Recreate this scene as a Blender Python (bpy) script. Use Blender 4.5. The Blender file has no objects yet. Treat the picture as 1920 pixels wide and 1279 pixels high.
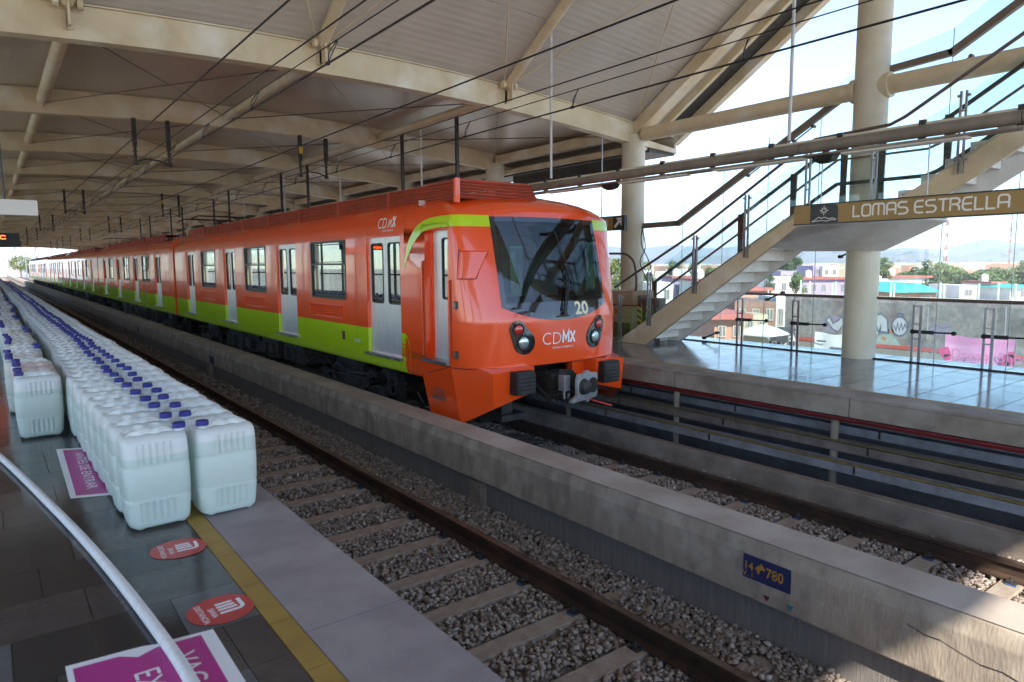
import bpy, bmesh, math, random
import numpy as np
from mathutils import Vector, Matrix
random.seed(7); RNG = np.random.default_rng(7)
SC = bpy.context.scene
COL = SC.collection
R = math.radians
# ------------------------------------------------------------------ camera
CAMH = 1.42
F = 1280.0
def cam_axes(yaw, pitch, roll):
    f = Vector((math.sin(yaw)*math.cos(pitch), math.cos(yaw)*math.cos(pitch), -math.sin(pitch)))
    ri = Vector((math.cos(yaw), -math.sin(yaw), 0)); up = ri.cross(f)
    return ri*math.cos(roll)-up*math.sin(roll), ri*math.sin(roll)+up*math.cos(roll), f
CR, CU, CF = cam_axes(R(37.354), R(6.397), R(0.35))
cam = bpy.data.cameras.new('camera'); camo = bpy.data.objects.new('camera', cam); COL.objects.link(camo)
camo.matrix_world = Matrix(((CR.x, CU.x, -CF.x, 0), (CR.y, CU.y, -CF.y, 0), (CR.z, CU.z, -CF.z, CAMH), (0, 0, 0, 1)))
cam.sensor_width = 36; cam.lens = 24.0; cam.clip_end = 20000; cam.clip_start = 0.05
cam.dof.use_dof = True; cam.dof.focus_distance = 8.8; cam.dof.aperture_fstop = 3.2
SC.camera = camo
# ------------------------------------------------------------------ world, sun, exposure
SUN = Vector((0.62, 1.0, -1.0)).normalized()             # direction the sunlight travels
W = bpy.data.worlds.new('World'); SC.world = W; W.use_nodes = True
nt = W.node_tree; bg = nt.nodes['Background']
sky = nt.nodes.new('ShaderNodeTexSky'); sky.sky_type = 'NISHITA'; sky.sun_disc = False
elev = math.asin(-SUN.z); az = math.atan2(-SUN.x, -SUN.y)
sky.sun_elevation = elev; sky.sun_rotation = az; sky.altitude = 2200; sky.dust_density = 1.0; sky.air_density = 1.0; sky.ozone_density = 1.0
nt.links.new(sky.outputs[0], bg.inputs[0]); bg.inputs[1].default_value = 0.138
sl = bpy.data.lights.new('sun', 'SUN'); sl.energy = 3.5; sl.angle = R(0.55); sl.color = (1.0, 0.93, 0.83)
so = bpy.data.objects.new('sun', sl); COL.objects.link(so); so.rotation_euler = SUN.to_track_quat('-Z', 'Y').to_euler(); so.location = (-20, -30, 40)
VS = SC.view_settings; VS.view_transform = 'Standard'; VS.look = 'None'; VS.gamma = 1; VS.exposure = 1.7; VS.use_curve_mapping = False
SC.cycles.max_bounces = 10; SC.cycles.transparent_max_bounces = 24; SC.cycles.diffuse_bounces = 6; SC.cycles.glossy_bounces = 5
SC.cycles.sample_clamp_indirect = 6; SC.cycles.volume_bounces = 1

# ------------------------------------------------------------------ helpers
ORG = {}                                    # world origin of every parent's local frame
def px_ray(px, py):
    return (CR*((px-960)/F) + CU*(-(py-639.5)/F) + CF)
def at_depth(px, py, d):                    # used offline-style for far scenery: a place d metres off on a bearing
    v = px_ray(px, py)*d; return Vector((v.x, v.y, v.z+CAMH))
class MB:
    def __init__(s): s.v = []; s.f = []; s.m = []
    def add(s, vs, fs, m=0):
        n = len(s.v); s.v += [tuple(v) for v in vs]; s.f += [tuple(i+n for i in f) for f in fs]; s.m += [m]*len(fs)
    def box(s, x0, x1, y0, y1, z0, z1, m=0):
        s.add([(x0,y0,z0),(x1,y0,z0),(x1,y1,z0),(x0,y1,z0),(x0,y0,z1),(x1,y0,z1),(x1,y1,z1),(x0,y1,z1)],
              [(0,3,2,1),(4,5,6,7),(0,1,5,4),(1,2,6,5),(2,3,7,6),(3,0,4,7)], m)
    def obox(s, c, ax, ay, az, m=0):        # oriented box: centre and three half-axis vectors
        c = Vector(c); ax = Vector(ax); ay = Vector(ay); az = Vector(az)
        P = [c-ax-ay-az, c+ax-ay-az, c+ax+ay-az, c-ax+ay-az, c-ax-ay+az, c+ax-ay+az, c+ax+ay+az, c-ax+ay+az]
        s.add(P, [(0,3,2,1),(4,5,6,7),(0,1,5,4),(1,2,6,5),(2,3,7,6),(3,0,4,7)], m)
    def bar(s, a, b, w, h, m=0, up=(0,0,1)):  # rectangular bar between two points
        a = Vector(a); b = Vector(b); d = (b-a); l = d.length; d.normalize()
        sd = d.cross(Vector(up)); sd = sd.normalized() if sd.length > 1e-6 else Vector((1,0,0)); u = sd.cross(d)
        s.obox((a+b)/2, d*(l/2), sd*(w/2), u*(h/2), m)
    def tube(s, pts, r, n=8, m=0, caps=True):
        pts = [Vector(p) for p in pts]; rs = r if isinstance(r, (list, tuple)) else [r]*len(pts); rings = []
        prev = None
        for i, p in enumerate(pts):
            d = (pts[min(i+1, len(pts)-1)]-pts[max(i-1, 0)]).normalized()
            if prev is None:
                a = d.cross(Vector((0,0,1)));
                if a.length < 1e-3: a = d.cross(Vector((1,0,0)))
            else: a = prev - d*prev.dot(d)
            a.normalize(); prev = a; b = d.cross(a)
            rings.append([p+a*(rs[i]*math.cos(2*math.pi*k/n))+b*(rs[i]*math.sin(2*math.pi*k/n)) for k in range(n)])
        vs = [v for q in rings for v in q]; fs = []
        for i in range(len(pts)-1):
            for k in range(n): fs.append((i*n+k, i*n+(k+1)%n, (i+1)*n+(k+1)%n, (i+1)*n+k))
        if caps: fs.append(tuple(range(n-1, -1, -1))); fs.append(tuple((len(pts)-1)*n+k for k in range(n)))
        s.add(vs, fs, m)
    def prism(s, poly, e, m=0):             # planar polygon (3D points) extruded by vector e
        poly = [Vector(p) for p in poly]; e = Vector(e); n = len(poly)
        s.add(poly+[p+e for p in poly], [tuple(range(n-1, -1, -1)), tuple(range(n, 2*n))]+[(i, (i+1) % n, n+(i+1) % n, n+i) for i in range(n)], m)
    def loft(s, rings, m=0, closed=False, capa=False, capb=False):
        n = len(rings[0]); fs = []
        for i in range(len(rings)-1):
            for k in range(n if closed else n-1): fs.append((i*n+k, i*n+(k+1) % n, (i+1)*n+(k+1) % n, (i+1)*n+k))
        if capa: fs.append(tuple(range(n-1, -1, -1)))
        if capb: fs.append(tuple((len(rings)-1)*n+k for k in range(n)))
        s.add([v for r in rings for v in r], fs, m)
    def quad(s, a, b, c, d, m=0): s.add([a, b, c, d], [(0, 1, 2, 3)], m)
    def build(s, name, mats, parent=None, bevel=0, smooth=False, seg=2, ang=35, fixn=True):
        me = bpy.data.meshes.new(name)
        o0 = ORG.get(parent.name, Vector((0,0,0))) if parent is not None else Vector((0,0,0))
        me.from_pydata([(v[0]-o0.x, v[1]-o0.y, v[2]-o0.z) for v in s.v], [], s.f)
        mats = mats if isinstance(mats, (list, tuple)) else [mats]
        for m_ in mats: me.materials.append(m_)
        if len(mats) > 1: me.polygons.foreach_set('material_index', s.m)
        if fixn or smooth:
            b = bmesh.new(); b.from_mesh(me)
            if smooth: bmesh.ops.remove_doubles(b, verts=b.verts, dist=2e-5)
            if fixn: bmesh.ops.recalc_face_normals(b, faces=b.faces)
            b.to_mesh(me); b.free()
        if smooth: me.shade_smooth()
        o = bpy.data.objects.new(name, me); COL.objects.link(o)
        if parent is not None: o.parent = parent; ORG[o.name] = o0
        else: ORG[o.name] = Vector((0,0,0))
        if bevel:
            md = o.modifiers.new('bevel', 'BEVEL'); md.width = bevel; md.segments = seg; md.limit_method = 'ANGLE'; md.angle_limit = R(ang)
            me.shade_smooth(); md.harden_normals = True
        elif smooth:
            md = o.modifiers.new('split', 'EDGE_SPLIT'); md.split_angle = R(ang)
        return o
def tag(o, label=None, cat=None, group=None, kind=None):
    if label: o['label'] = label
    if cat: o['category'] = cat
    if group: o['group'] = group
    if kind: o['kind'] = kind
    return o
def thing(name, label, cat, loc=(0,0,0), group=None):
    o = bpy.data.objects.new(name, None); COL.objects.link(o); o.location = loc; o.empty_display_size = .1
    ORG[o.name] = Vector(loc); return tag(o, label, cat, group)
def copy_tree(o, parent=None, off=None):
    c = o.copy(); COL.objects.link(c)
    if parent is not None: c.parent = parent
    ORG[c.name] = ORG.get(o.name, Vector((0,0,0))) + (off or Vector((0,0,0)))
    for ch in list(o.children): copy_tree(ch, c, off)
    return c
# ------------------------------------------------------------------ materials
MATS = {}
def mat(name, c1, c2=None, scale=4.0, rough=.6, metal=0.0, bump=0.0, bscale=30.0, stretch=(1,1,1), spec=.5, det=4.0, r2=None, c3=None, s3=1.0, coat=0.0, emit=None, lo=.35, hi=.65):
    m = bpy.data.materials.new(name); m.use_nodes = True; t = m.node_tree; N = t.nodes; L = t.links
    b = N['Principled BSDF']; b.inputs['Roughness'].default_value = rough; b.inputs['Metallic'].default_value = metal
    b.inputs['Specular IOR Level'].default_value = spec; b.inputs['Coat Weight'].default_value = coat; b.inputs['Coat Roughness'].default_value = .04; b.inputs['Coat IOR'].default_value = 1.55
    b.inputs['Base Color'].default_value = (*c1, 1)
    if c2 or bump:
        tc = N.new('ShaderNodeTexCoord'); mp = N.new('ShaderNodeMapping'); mp.inputs['Scale'].default_value = stretch; L.new(tc.outputs['Object'], mp.inputs[0])
    if c2:
        n = N.new('ShaderNodeTexNoise'); n.inputs['Scale'].default_value = scale; n.inputs['Detail'].default_value = det; n.inputs['Roughness'].default_value = .6
        L.new(mp.outputs[0], n.inputs['Vector'])
        mr = N.new('ShaderNodeMapRange'); mr.inputs[1].default_value = lo; mr.inputs[2].default_value = hi; L.new(n.outputs[0], mr.inputs[0])
        mx = N.new('ShaderNodeMix'); mx.data_type = 'RGBA'; mx.inputs[6].default_value = (*c1, 1); mx.inputs[7].default_value = (*c2, 1); L.new(mr.outputs[0], mx.inputs[0])
        out = mx.outputs[2]
        if c3:
            n3 = N.new('ShaderNodeTexNoise'); n3.inputs['Scale'].default_value = s3; n3.inputs['Detail'].default_value = 6; L.new(tc.outputs['Object'], n3.inputs['Vector'])
            m3 = N.new('ShaderNodeMapRange'); m3.inputs[1].default_value = .48; m3.inputs[2].default_value = .72; L.new(n3.outputs[0], m3.inputs[0])
            x3 = N.new('ShaderNodeMix'); x3.data_type = 'RGBA'; L.new(m3.outputs[0], x3.inputs[0]); L.new(out, x3.inputs[6]); x3.inputs[7].default_value = (*c3, 1); out = x3.outputs[2]
        L.new(out, b.inputs['Base Color'])
        if r2 is not None:
            rr = N.new('ShaderNodeMapRange'); rr.inputs[1].default_value = lo; rr.inputs[2].default_value = hi; rr.inputs[3].default_value = rough; rr.inputs[4].default_value = r2
            L.new(n.outputs[0], rr.inputs[0]); L.new(rr.outputs[0], b.inputs['Roughness'])
    if bump:
        n2 = N.new('ShaderNodeTexNoise'); n2.inputs['Scale'].default_value = bscale; n2.inputs['Detail'].default_value = 5; L.new(mp.outputs[0], n2.inputs['Vector'])
        bp = N.new('ShaderNodeBump'); bp.inputs['Strength'].default_value = bump; bp.inputs['Distance'].default_value = .02; L.new(n2.outputs[0], bp.inputs['Height']); L.new(bp.outputs[0], b.inputs['Normal'])
    if emit: b.inputs['Emission Color'].default_value = (*emit[0], 1); b.inputs['Emission Strength'].default_value = emit[1]
    MATS[name] = m; return m
def glass_mat(name, tint=(.9,.96,.95), refl=.9, base=.06):
    m = bpy.data.materials.new(name); m.use_nodes = True; t = m.node_tree; N = t.nodes; L = t.links
    N.remove(N['Principled BSDF']); out = N['Material Output']
    tr = N.new('ShaderNodeBsdfTransparent'); tr.inputs[0].default_value = (*tint, 1)
    gl = N.new('ShaderNodeBsdfGlossy'); gl.inputs['Roughness'].default_value = .01; gl.inputs[0].default_value = (refl, refl, refl, 1)
    lw = N.new('ShaderNodeFresnel'); ge = N.new('ShaderNodeNewGeometry'); io = N.new('ShaderNodeMapRange'); io.inputs[3].default_value = 1.5; io.inputs[4].default_value = 1/1.5; L.new(ge.outputs['Backfacing'], io.inputs[0]); L.new(io.outputs[0], lw.inputs[0])
    ad = N.new('ShaderNodeMath'); ad.operation = 'ADD'; ad.use_clamp = True; ad.inputs[1].default_value = base; L.new(lw.outputs[0], ad.inputs[0])
    mx = N.new('ShaderNodeMixShader'); L.new(ad.outputs[0], mx.inputs[0]); L.new(tr.outputs[0], mx.inputs[1]); L.new(gl.outputs[0], mx.inputs[2]); L.new(mx.outputs[0], out.inputs[0])
    return m
M = {}
M['concrete'] = mat('concrete', (.30,.25,.20), (.19,.155,.125), 3, .85, bump=.25, bscale=60, c3=(.36,.32,.27), s3=2.2)
M['concrete_streak'] = mat('concrete_streak', (.37,.305,.235), (.235,.195,.155), 3.4, .88, bump=.28, bscale=30, stretch=(1,2.2,.55), c3=(.43,.37,.29), s3=4.5)
M['concrete_dark'] = mat('concrete_dark', (.23,.21,.19), (.175,.16,.148), 4, .9, bump=.3, bscale=20, stretch=(1,6,.5))
M['concrete_top'] = mat('concrete_top', (.42,.35,.285), (.33,.27,.22), 2.4, .85, bump=.15, bscale=80, c3=(.50,.45,.40), s3=1.1)
M['cream'] = mat('cream_paint', (.70,.58,.39), (.57,.455,.28), 1.6, .55, bump=.06, bscale=14, c3=(.78,.73,.62), s3=1.5)
M['cream_col'] = mat('cream_column', (.64,.575,.44), (.55,.49,.37), 1.1, .6, bump=.05, bscale=9, stretch=(1,1,.5), c3=(.70,.65,.55), s3=1.3)
M['stair_white'] = mat('stair_white', (.82,.80,.76), (.70,.67,.62), 3.5, .6, bump=.1, bscale=20, c3=(.62,.57,.50), s3=1.6)
M['dark_steel'] = mat('dark_steel', (.035,.033,.03), (.06,.055,.05), 8, .5, .4)
M['green_steel'] = mat('dark_green_paint', (.030,.042,.042), (.055,.05,.045), 6, .35, .1)
M['wine_steel'] = mat('handrail_wine', (.12,.08,.07), (.17,.12,.10), 6, .35, .3)
M['grey_steel'] = mat('brushed_grey', (.36,.37,.38), (.28,.29,.31), 8, .35, .8)
M['white_rod'] = mat('white_rod', (.62,.63,.64), (.5,.5,.5), 5, .5)
M['wire'] = mat('wire_black', (.02,.018,.018), None, rough=.5, metal=.3)
M['rust_rail'] = mat('rail_rust', (.075,.045,.03), (.045,.03,.024), 12, .75, .3, bump=.2, bscale=80, c3=(.12,.065,.04), s3=3)
M['rail_top'] = mat('rail_top', (.24,.19,.15), (.14,.10,.08), 10, .42, .7)
M['sleeper'] = mat('sleeper_concrete', (.36,.295,.23), (.25,.205,.165), 7, .9, bump=.35, bscale=60, c3=(.36,.31,.26), s3=5)
M['ballast_bed'] = mat('ballast_bed', (.10,.085,.075), (.20,.17,.15), 22, .95, bump=1.0, bscale=22)
M['track_wall'] = mat('under_platform', (.15,.15,.16), (.10,.095,.10), 3, .8)
M['conduit_grey'] = mat('cable_tray_grey', (.30,.30,.33), (.20,.19,.19), 5, .6, .1, bump=.1, bscale=20)
M['conduit_brown'] = mat('cable_tray_brown', (.23,.19,.16), (.15,.12,.10), 6, .75)
M['conduit_pipe'] = mat('conduit_pipe', (.24,.205,.17), (.17,.145,.12), 4, .5)
M['yellow_pipe'] = mat('yellow_stripe_cable', (.25,.185,.06), (.15,.12,.06), 10, .6)
M['red_pipe'] = mat('red_pipe', (.30,.02,.02), (.18,.02,.02), 5, .4)
M['gold'] = mat('sign_gold', (.34,.205,.055), (.31,.185,.05), 2, .4)
M['sign_black'] = mat('sign_black', (.018,.02,.022), None, rough=.35)
M['white_paint'] = mat('white_letter', (.78,.74,.68), None, rough=.5)
M['white'] = mat('white_print', (.82,.82,.82), None, rough=.5)
M['black'] = mat('black_rubber', (.012,.012,.013), None, rough=.55)
M['orange'] = mat('train_orange', (.90,.085,.008), (.87,.08,.007), 1.4, .22, bump=.010, bscale=1.6, coat=.7, spec=.5)
M['lime'] = mat('train_lime', (.50,.72,.010), (.48,.69,.010), 1.4, .22, bump=.010, bscale=1.6, coat=.7, spec=.5)
M['roof_red'] = mat('train_roof_red', (.46,.065,.025), (.33,.05,.022), 5, .6)
M['steel_door'] = mat('brushed_door', (.80,.80,.80), (.70,.71,.72), 3, .34, .55, stretch=(1,10,.6))
M['lining'] = mat('train_lining', (.62,.62,.58), None, rough=.5)
M['seal'] = mat('window_seal', (.02,.022,.022), None, rough=.4)
M['under'] = mat('underframe_grime', (.022,.020,.019), (.05,.044,.038), 9, .8, .2, bump=.5, bscale=30)
M['under2'] = mat('underframe_grey', (.07,.065,.06), (.03,.03,.03), 6, .7, .4)
M['silver'] = mat('coupler_silver', (.42,.42,.43), (.3,.3,.31), 9, .45, .6)
M['pane'] = glass_mat('train_glass', (.36,.50,.45), 1.0, .22)
M['pane_front'] = glass_mat('train_windscreen', (.22,.29,.29), .85, .03)
M['glass'] = glass_mat('clear_glass', (.90,.955,.955), .9, .0)
M['red_lens'] = mat('red_lens', (.55,.02,.02), None, rough=.15, coat=1)
M['clear_lens'] = mat('clear_lens', (.45,.55,.55), None, rough=.08, metal=.6, coat=1)
M['brownbox'] = mat('brown_cabinet', (.50,.36,.22), (.40,.29,.18), 4, .7)
M['yellow'] = mat('hazard_yellow', (.62,.38,.02), None, rough=.5)
M['magenta'] = mat('magenta_print', (.52,.03,.27), (.42,.03,.22), 6, .35)
M['red_print'] = mat('red_print', (.55,.045,.035), (.46,.04,.035), 6, .3)
M['navy'] = mat('navy_plaque', (.012,.018,.085), (.02,.025,.09), 12, .6)
M['plaque_yellow'] = mat('plaque_yellow', (.55,.28,.02), (.3,.14,.02), 30, .6)
M['teal_mark'] = mat('teal_mark', (.02,.16,.22), None, rough=.7)
M['maroon_mark'] = mat('maroon_mark', (.12,.012,.02), None, rough=.7)
M['blue_clip'] = mat('blue_clip', (.04,.10,.26), None, rough=.5)
M['hose'] = mat('white_hose', (.80,.80,.78), (.70,.70,.69), 30, .55)
M['cap_blue'] = mat('cap_blue', (.022,.022,.20), (.03,.03,.24), 8, .4)
# milky polyethylene, greener where the liquid stands inside
def can_mat(name, level, top=(.86,.88,.86), liq=(.70,.79,.74)):
    m = bpy.data.materials.new(name); m.use_nodes = True; t = m.node_tree; N = t.nodes; L = t.links; b = N['Principled BSDF']
    tc = N.new('ShaderNodeTexCoord'); sp = N.new('ShaderNodeSeparateXYZ'); L.new(tc.outputs['Object'], sp.inputs[0])
    mr = N.new('ShaderNodeMapRange'); mr.inputs[1].default_value = level-.006; mr.inputs[2].default_value = level+.006; L.new(sp.outputs[2], mr.inputs[0])
    mx = N.new('ShaderNodeMix'); mx.data_type = 'RGBA'; mx.inputs[6].default_value = (*liq, 1); mx.inputs[7].default_value = (*top, 1); L.new(mr.outputs[0], mx.inputs[0])
    L.new(mx.outputs[2], b.inputs['Base Color']); b.inputs['Roughness'].default_value = .38
    tl = N.new('ShaderNodeBsdfTranslucent'); L.new(mx.outputs[2], tl.inputs[0]); ms = N.new('ShaderNodeMixShader'); ms.inputs[0].default_value = .30
    L.new(b.outputs[0], ms.inputs[1]); L.new(tl.outputs[0], ms.inputs[2]); L.new(ms.outputs[0], N['Material Output'].inputs[0])
    n = N.new('ShaderNodeTexNoise'); n.inputs['Scale'].default_value = 22; L.new(tc.outputs['Object'], n.inputs['Vector']); bp = N.new('ShaderNodeBump'); bp.inputs['Strength'].default_value = .8; bp.inputs['Distance'].default_value = .009
    def mth(op, a, b_=None):
        q = N.new('ShaderNodeMath'); q.operation = op
        for i, v in enumerate((a, b_)):
            if v is None: continue
            if isinstance(v, (int, float)): q.inputs[i].default_value = v
            else: L.new(v, q.inputs[i])
        return q.outputs[0]
    def band(v, c, hw): return mth('LESS_THAN', mth('ABSOLUTE', mth('SUBTRACT', v, c)), hw)
    mk = mth('MAXIMUM', band(sp.outputs[2], .105, .055), band(sp.outputs[2], .42, .055)); mk = mth('MULTIPLY', mk, band(sp.outputs[0], 0.01, .092))
    ribs = mth('MULTIPLY', mth('SINE', mth('MULTIPLY', sp.outputs[0], 185.0)), mk)
    rib2 = mth('MULTIPLY', mth('SINE', mth('MULTIPLY', sp.outputs[1], 185.0)), mth('MULTIPLY', mth('GREATER_THAN', mth('ABSOLUTE', sp.outputs[0]), .155), band(sp.outputs[1], 0.0, .07)))
    hh = mth('ADD', mth('ADD', mth('MULTIPLY', ribs, .6), mth('MULTIPLY', rib2, .5)), mth('MULTIPLY', n.outputs[0], .18))
    L.new(hh, bp.inputs['Height']); L.new(bp.outputs[0], b.inputs['Normal']); return m
M['can1'] = can_mat('can_plastic_full', .44)
M['can2'] = can_mat('can_plastic_half', .40, (.85,.88,.86), (.68,.775,.73))
M['can3'] = can_mat('can_plastic_dusty', .42, (.78,.75,.70), (.68,.72,.66))
M['can_rose'] = can_mat('can_plastic_rosy', .43, (.74,.62,.57), (.60,.60,.56))
# ------------------------------------------------------------------ lettering
def text(name, s, origin, right, up, size, m, parent, bold=0.0, thick=.002, align='LEFT', stretch=1.0, kern=1.0, sub=False):
    cu = bpy.data.curves.new('txt', 'FONT'); cu.body = s; cu.size = 1.0; cu.offset = bold; cu.align_x = align; cu.space_character = kern; cu.resolution_u = 3
    to = bpy.data.objects.new('txt', cu); COL.objects.link(to)
    me0 = bpy.data.meshes.new_from_object(to); bpy.data.objects.remove(to)
    right = Vector(right).normalized(); up = Vector(up).normalized(); nn = right.cross(up); origin = Vector(origin)
    vs = [origin + right*(v.co.x*size*stretch) + up*(v.co.y*size) + nn*thick for v in me0.vertices]
    mb = MB(); mb.add(vs, [tuple(p.vertices) for p in me0.polygons]); bpy.data.meshes.remove(me0)
    return mb.build(name, m, parent, fixn=False)
def strokes(mb, lines, origin, right, up, sx, sy, w, thick, m=0, smooth_=0):
    right = Vector(right).normalized(); up = Vector(up).normalized(); nn = right.cross(up); origin = Vector(origin)
    for k, ln in enumerate(lines):
        P = [(x*sx, y*sy) for x, y in ln]; n = len(P); L_ = []; Rr = []
        for i in range(n):
            a = P[max(i-1, 0)]; b = P[min(i+1, n-1)]
            def nd(p, q):
                dx, dy = q[0]-p[0], q[1]-p[1]; l = math.hypot(dx, dy) or 1; return (-dy/l, dx/l)
            if 0 < i < n-1:
                n1 = nd(P[i-1], P[i]); n2 = nd(P[i], P[i+1]); mx_, my_ = n1[0]+n2[0], n1[1]+n2[1]; l = math.hypot(mx_, my_) or 1; mx_, my_ = mx_/l, my_/l
                c = max(.35, mx_*n1[0]+my_*n1[1]); q = w/2/c; nx, ny = mx_*q, my_*q
            else:
                nx, ny = nd(a, b); nx *= w/2; ny *= w/2
            L_.append((P[i][0]+nx, P[i][1]+ny)); Rr.append((P[i][0]-nx, P[i][1]-ny))
        h = thick + .0002*k
        V = [origin+right*p[0]+up*p[1]+nn*h for p in L_]+[origin+right*p[0]+up*p[1]+nn*h for p in Rr]
        mb.add(V, [(i, n+i, n+i+1, i+1) for i in range(n-1)], m)
def arc(cx, cy, r, a0, a1, n=5): return [(cx+r*math.cos(R(a0+(a1-a0)*i/n)), cy+r*math.sin(R(a0+(a1-a0)*i/n))) for i in range(n+1)]
def glyph(c):                                # squared, rounded capitals of the station's lettering
    q = .22
    G = {'L': ([[(0,1),(0,0),(.62,0)]], .8),
     'O': ([[(.4,0)]+arc(.68-q+.05,q,q,-90,0)+arc(.68-q+.05,1-q,q,0,90)+arc(q,1-q,q,90,180)+arc(q,q,q,180,270)+[(.4,0)]], .95),
     'M': ([[(0,0)]+arc(q,1-q,q,180,90)+arc(.98-q,1-q,q,90,0)+[(.98,0)],[(.49,1),(.49,0)]], 1.22),
     'A': ([[(0,0)]+arc(q,1-q,q,180,90)+arc(.72-q,1-q,q,90,0)+[(.72,0)],[(0,.42),(.72,.42)]], .95),
     'S': ([[(.7,1)]+arc(.2,.77,.23,90,270)+arc(.5,.27,.27,90,-90)+[(0,0)]], .92),
     'E': ([[(.68,1)]+arc(q+.06,1-.28,.28,90,180)+arc(q+.06,.28,.28,180,270)+[(.68,0)],[(0,.5),(.66,.5)]], .88),
     'T': ([[(0,1),(.78,1)],[(.39,1),(.39,0)]], .92),
     'R': ([[(0,0),(0,1)]+arc(.44,.76,.24,90,-90)+[(0,.52)],[(.44,.52)]+[(.66,.34),(.68,0)]], .92),
     'N': ([[(0,0)]+arc(q,1-q,q,180,90)+arc(.68-q,1-q,q,90,0)+[(.68,0)]], .92),
     'D': ([[(0,1),(.4,1)]+arc(.4,.72,.28,90,0)+arc(.4,.28,.28,0,-90)+[(0,0),(0,1)]], .92), ' ': ([], .42)}
    return G[c]
def station_text(mb, s, origin, right, up, size, w, thick, m=0):
    x = 0; right = Vector(right).normalized()
    for c in s:
        g, adv = glyph(c); strokes(mb, g, Vector(origin)+right*(x*size), right, up, size, size, w, thick, m); x += adv
    return x*size
# ------------------------------------------------------------------ ground
GZ = -4.0
g = MB(); g.box(-400, 6900, -700, 6400, GZ-.5, GZ)
M['street'] = mat('street_ground', (.50,.45,.385), (.42,.375,.32), .05, .9)
tag(g.build('ground', M['street']), kind='structure')
# viaduct deck that carries both tracks
YS, YE = -12.0, 118.0
g = MB(); g.box(-4.5, 11.3, YS, YE+130, -1.75, -1.45)
tag(g.build('viaduct_deck', M['concrete_dark']), kind='structure')
g = MB(); g.box(1.0, 4.215, YS, YE+128, -1.45, -1.30); g.box(4.4, 7.10, YS, YE+128, -1.45, -1.30)
tag(g.build('track_bed', M['ballast_bed']), kind='structure')

# ------------------------------------------------------------------ near platform
def granite(name, c1, c2, rough):
    return mat(name, c1, c2, 6, rough, bump=.02, bscale=50, c3=tuple(x*.8 for x in c1), s3=14, r2=rough+.1)
M['tile_a'] = granite('tile_brown', (.075,.064,.06), (.055,.047,.045), .10)
M['tile_b'] = granite('tile_dark', (.040,.036,.037), (.03,.027,.028), .10)
M['tile_c'] = granite('tile_grey', (.115,.118,.12), (.09,.092,.095), .16)
M['tile_d'] = granite('tile_umber', (.092,.075,.066), (.068,.056,.05), .11)
M['kerb_stone'] = mat('kerb_stone', (.31,.265,.26), (.235,.20,.20), 3, .75, bump=.12, bscale=90, c3=(.37,.32,.30), s3=1.7)
M['yellow_tile'] = mat('yellow_tile', (.36,.225,.045), (.30,.185,.04), 6, .6, bump=.1, bscale=60)
g = MB()
g.box(-4.2, 1.0, YS, YE, -.6, -.03)
g.box(1.0, 1.31, YS, YE, -.28, -.03)
g.box(-4.2, 1.0, YS, YE, -1.45, -.6)
P1 = tag(g.build('platform', M['track_wall']), kind='structure')
y = YS; i = 0
while y < YE:
    g = MB(); y1 = min(y+2.9, YE); g.box(.886, 1.312, y+.003, y1-.003, -.03, 0); g.build('kerb_slab', M['kerb_stone'], P1, bevel=.004, seg=1); y = y1
y = 1.455; n = 0
while y < 22:
    g = MB(); g.box(.792, .882, y+.002, y+.394, -.03, -.001); g.build('yellow_tile', M['yellow_tile'], P1); y += .396
g = MB(); g.box(.792, .882, YS, 1.453, -.03, -.001); g.box(.792, .882, y+.002, YE, -.03, -.001); g.build('yellow_strip', M['yellow_tile'], P1)
# floor tiles, 0.36 m courses, joints staggered
cols = ['tile_b','tile_d','tile_a','tile_c','tile_b','tile_c','tile_a','tile_b','tile_d','tile_b','tile_c','tile_d']
rnd = random.Random(3); y = .95; row = 0
while y < 12:
    off = rnd.choice([0, .27, .41, .15]); x = .789
    c0 = cols[row % len(cols)]
    edges = [.789]; x = .789-off if off else .789-.55
    while x > -1.4: edges.append(x); x -= .55
    for a, b in zip(edges[1:], edges[:-1]):
        if b-a < .04: continue
        g = MB(); g.box(a+.0015, b-.0015, y+.0015, y+.3585, -.03, -.0012+rnd.uniform(-.0006, .0006))
        cc = c0 if rnd.random() < .72 else rnd.choice(cols)
        g.build('floor_tile', M[cc], P1)
    y += .36; row += 1
g = MB(); g.box(-4.2, .789, y+.002, YE, -.03, -.002); g.box(-4.2, -1.42, .95, y, -.03, -.002); g.box(-4.2, .789, YS, .948, -.03, -.002)
g.build('floor_finish', M['tile_a'], P1)
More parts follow.
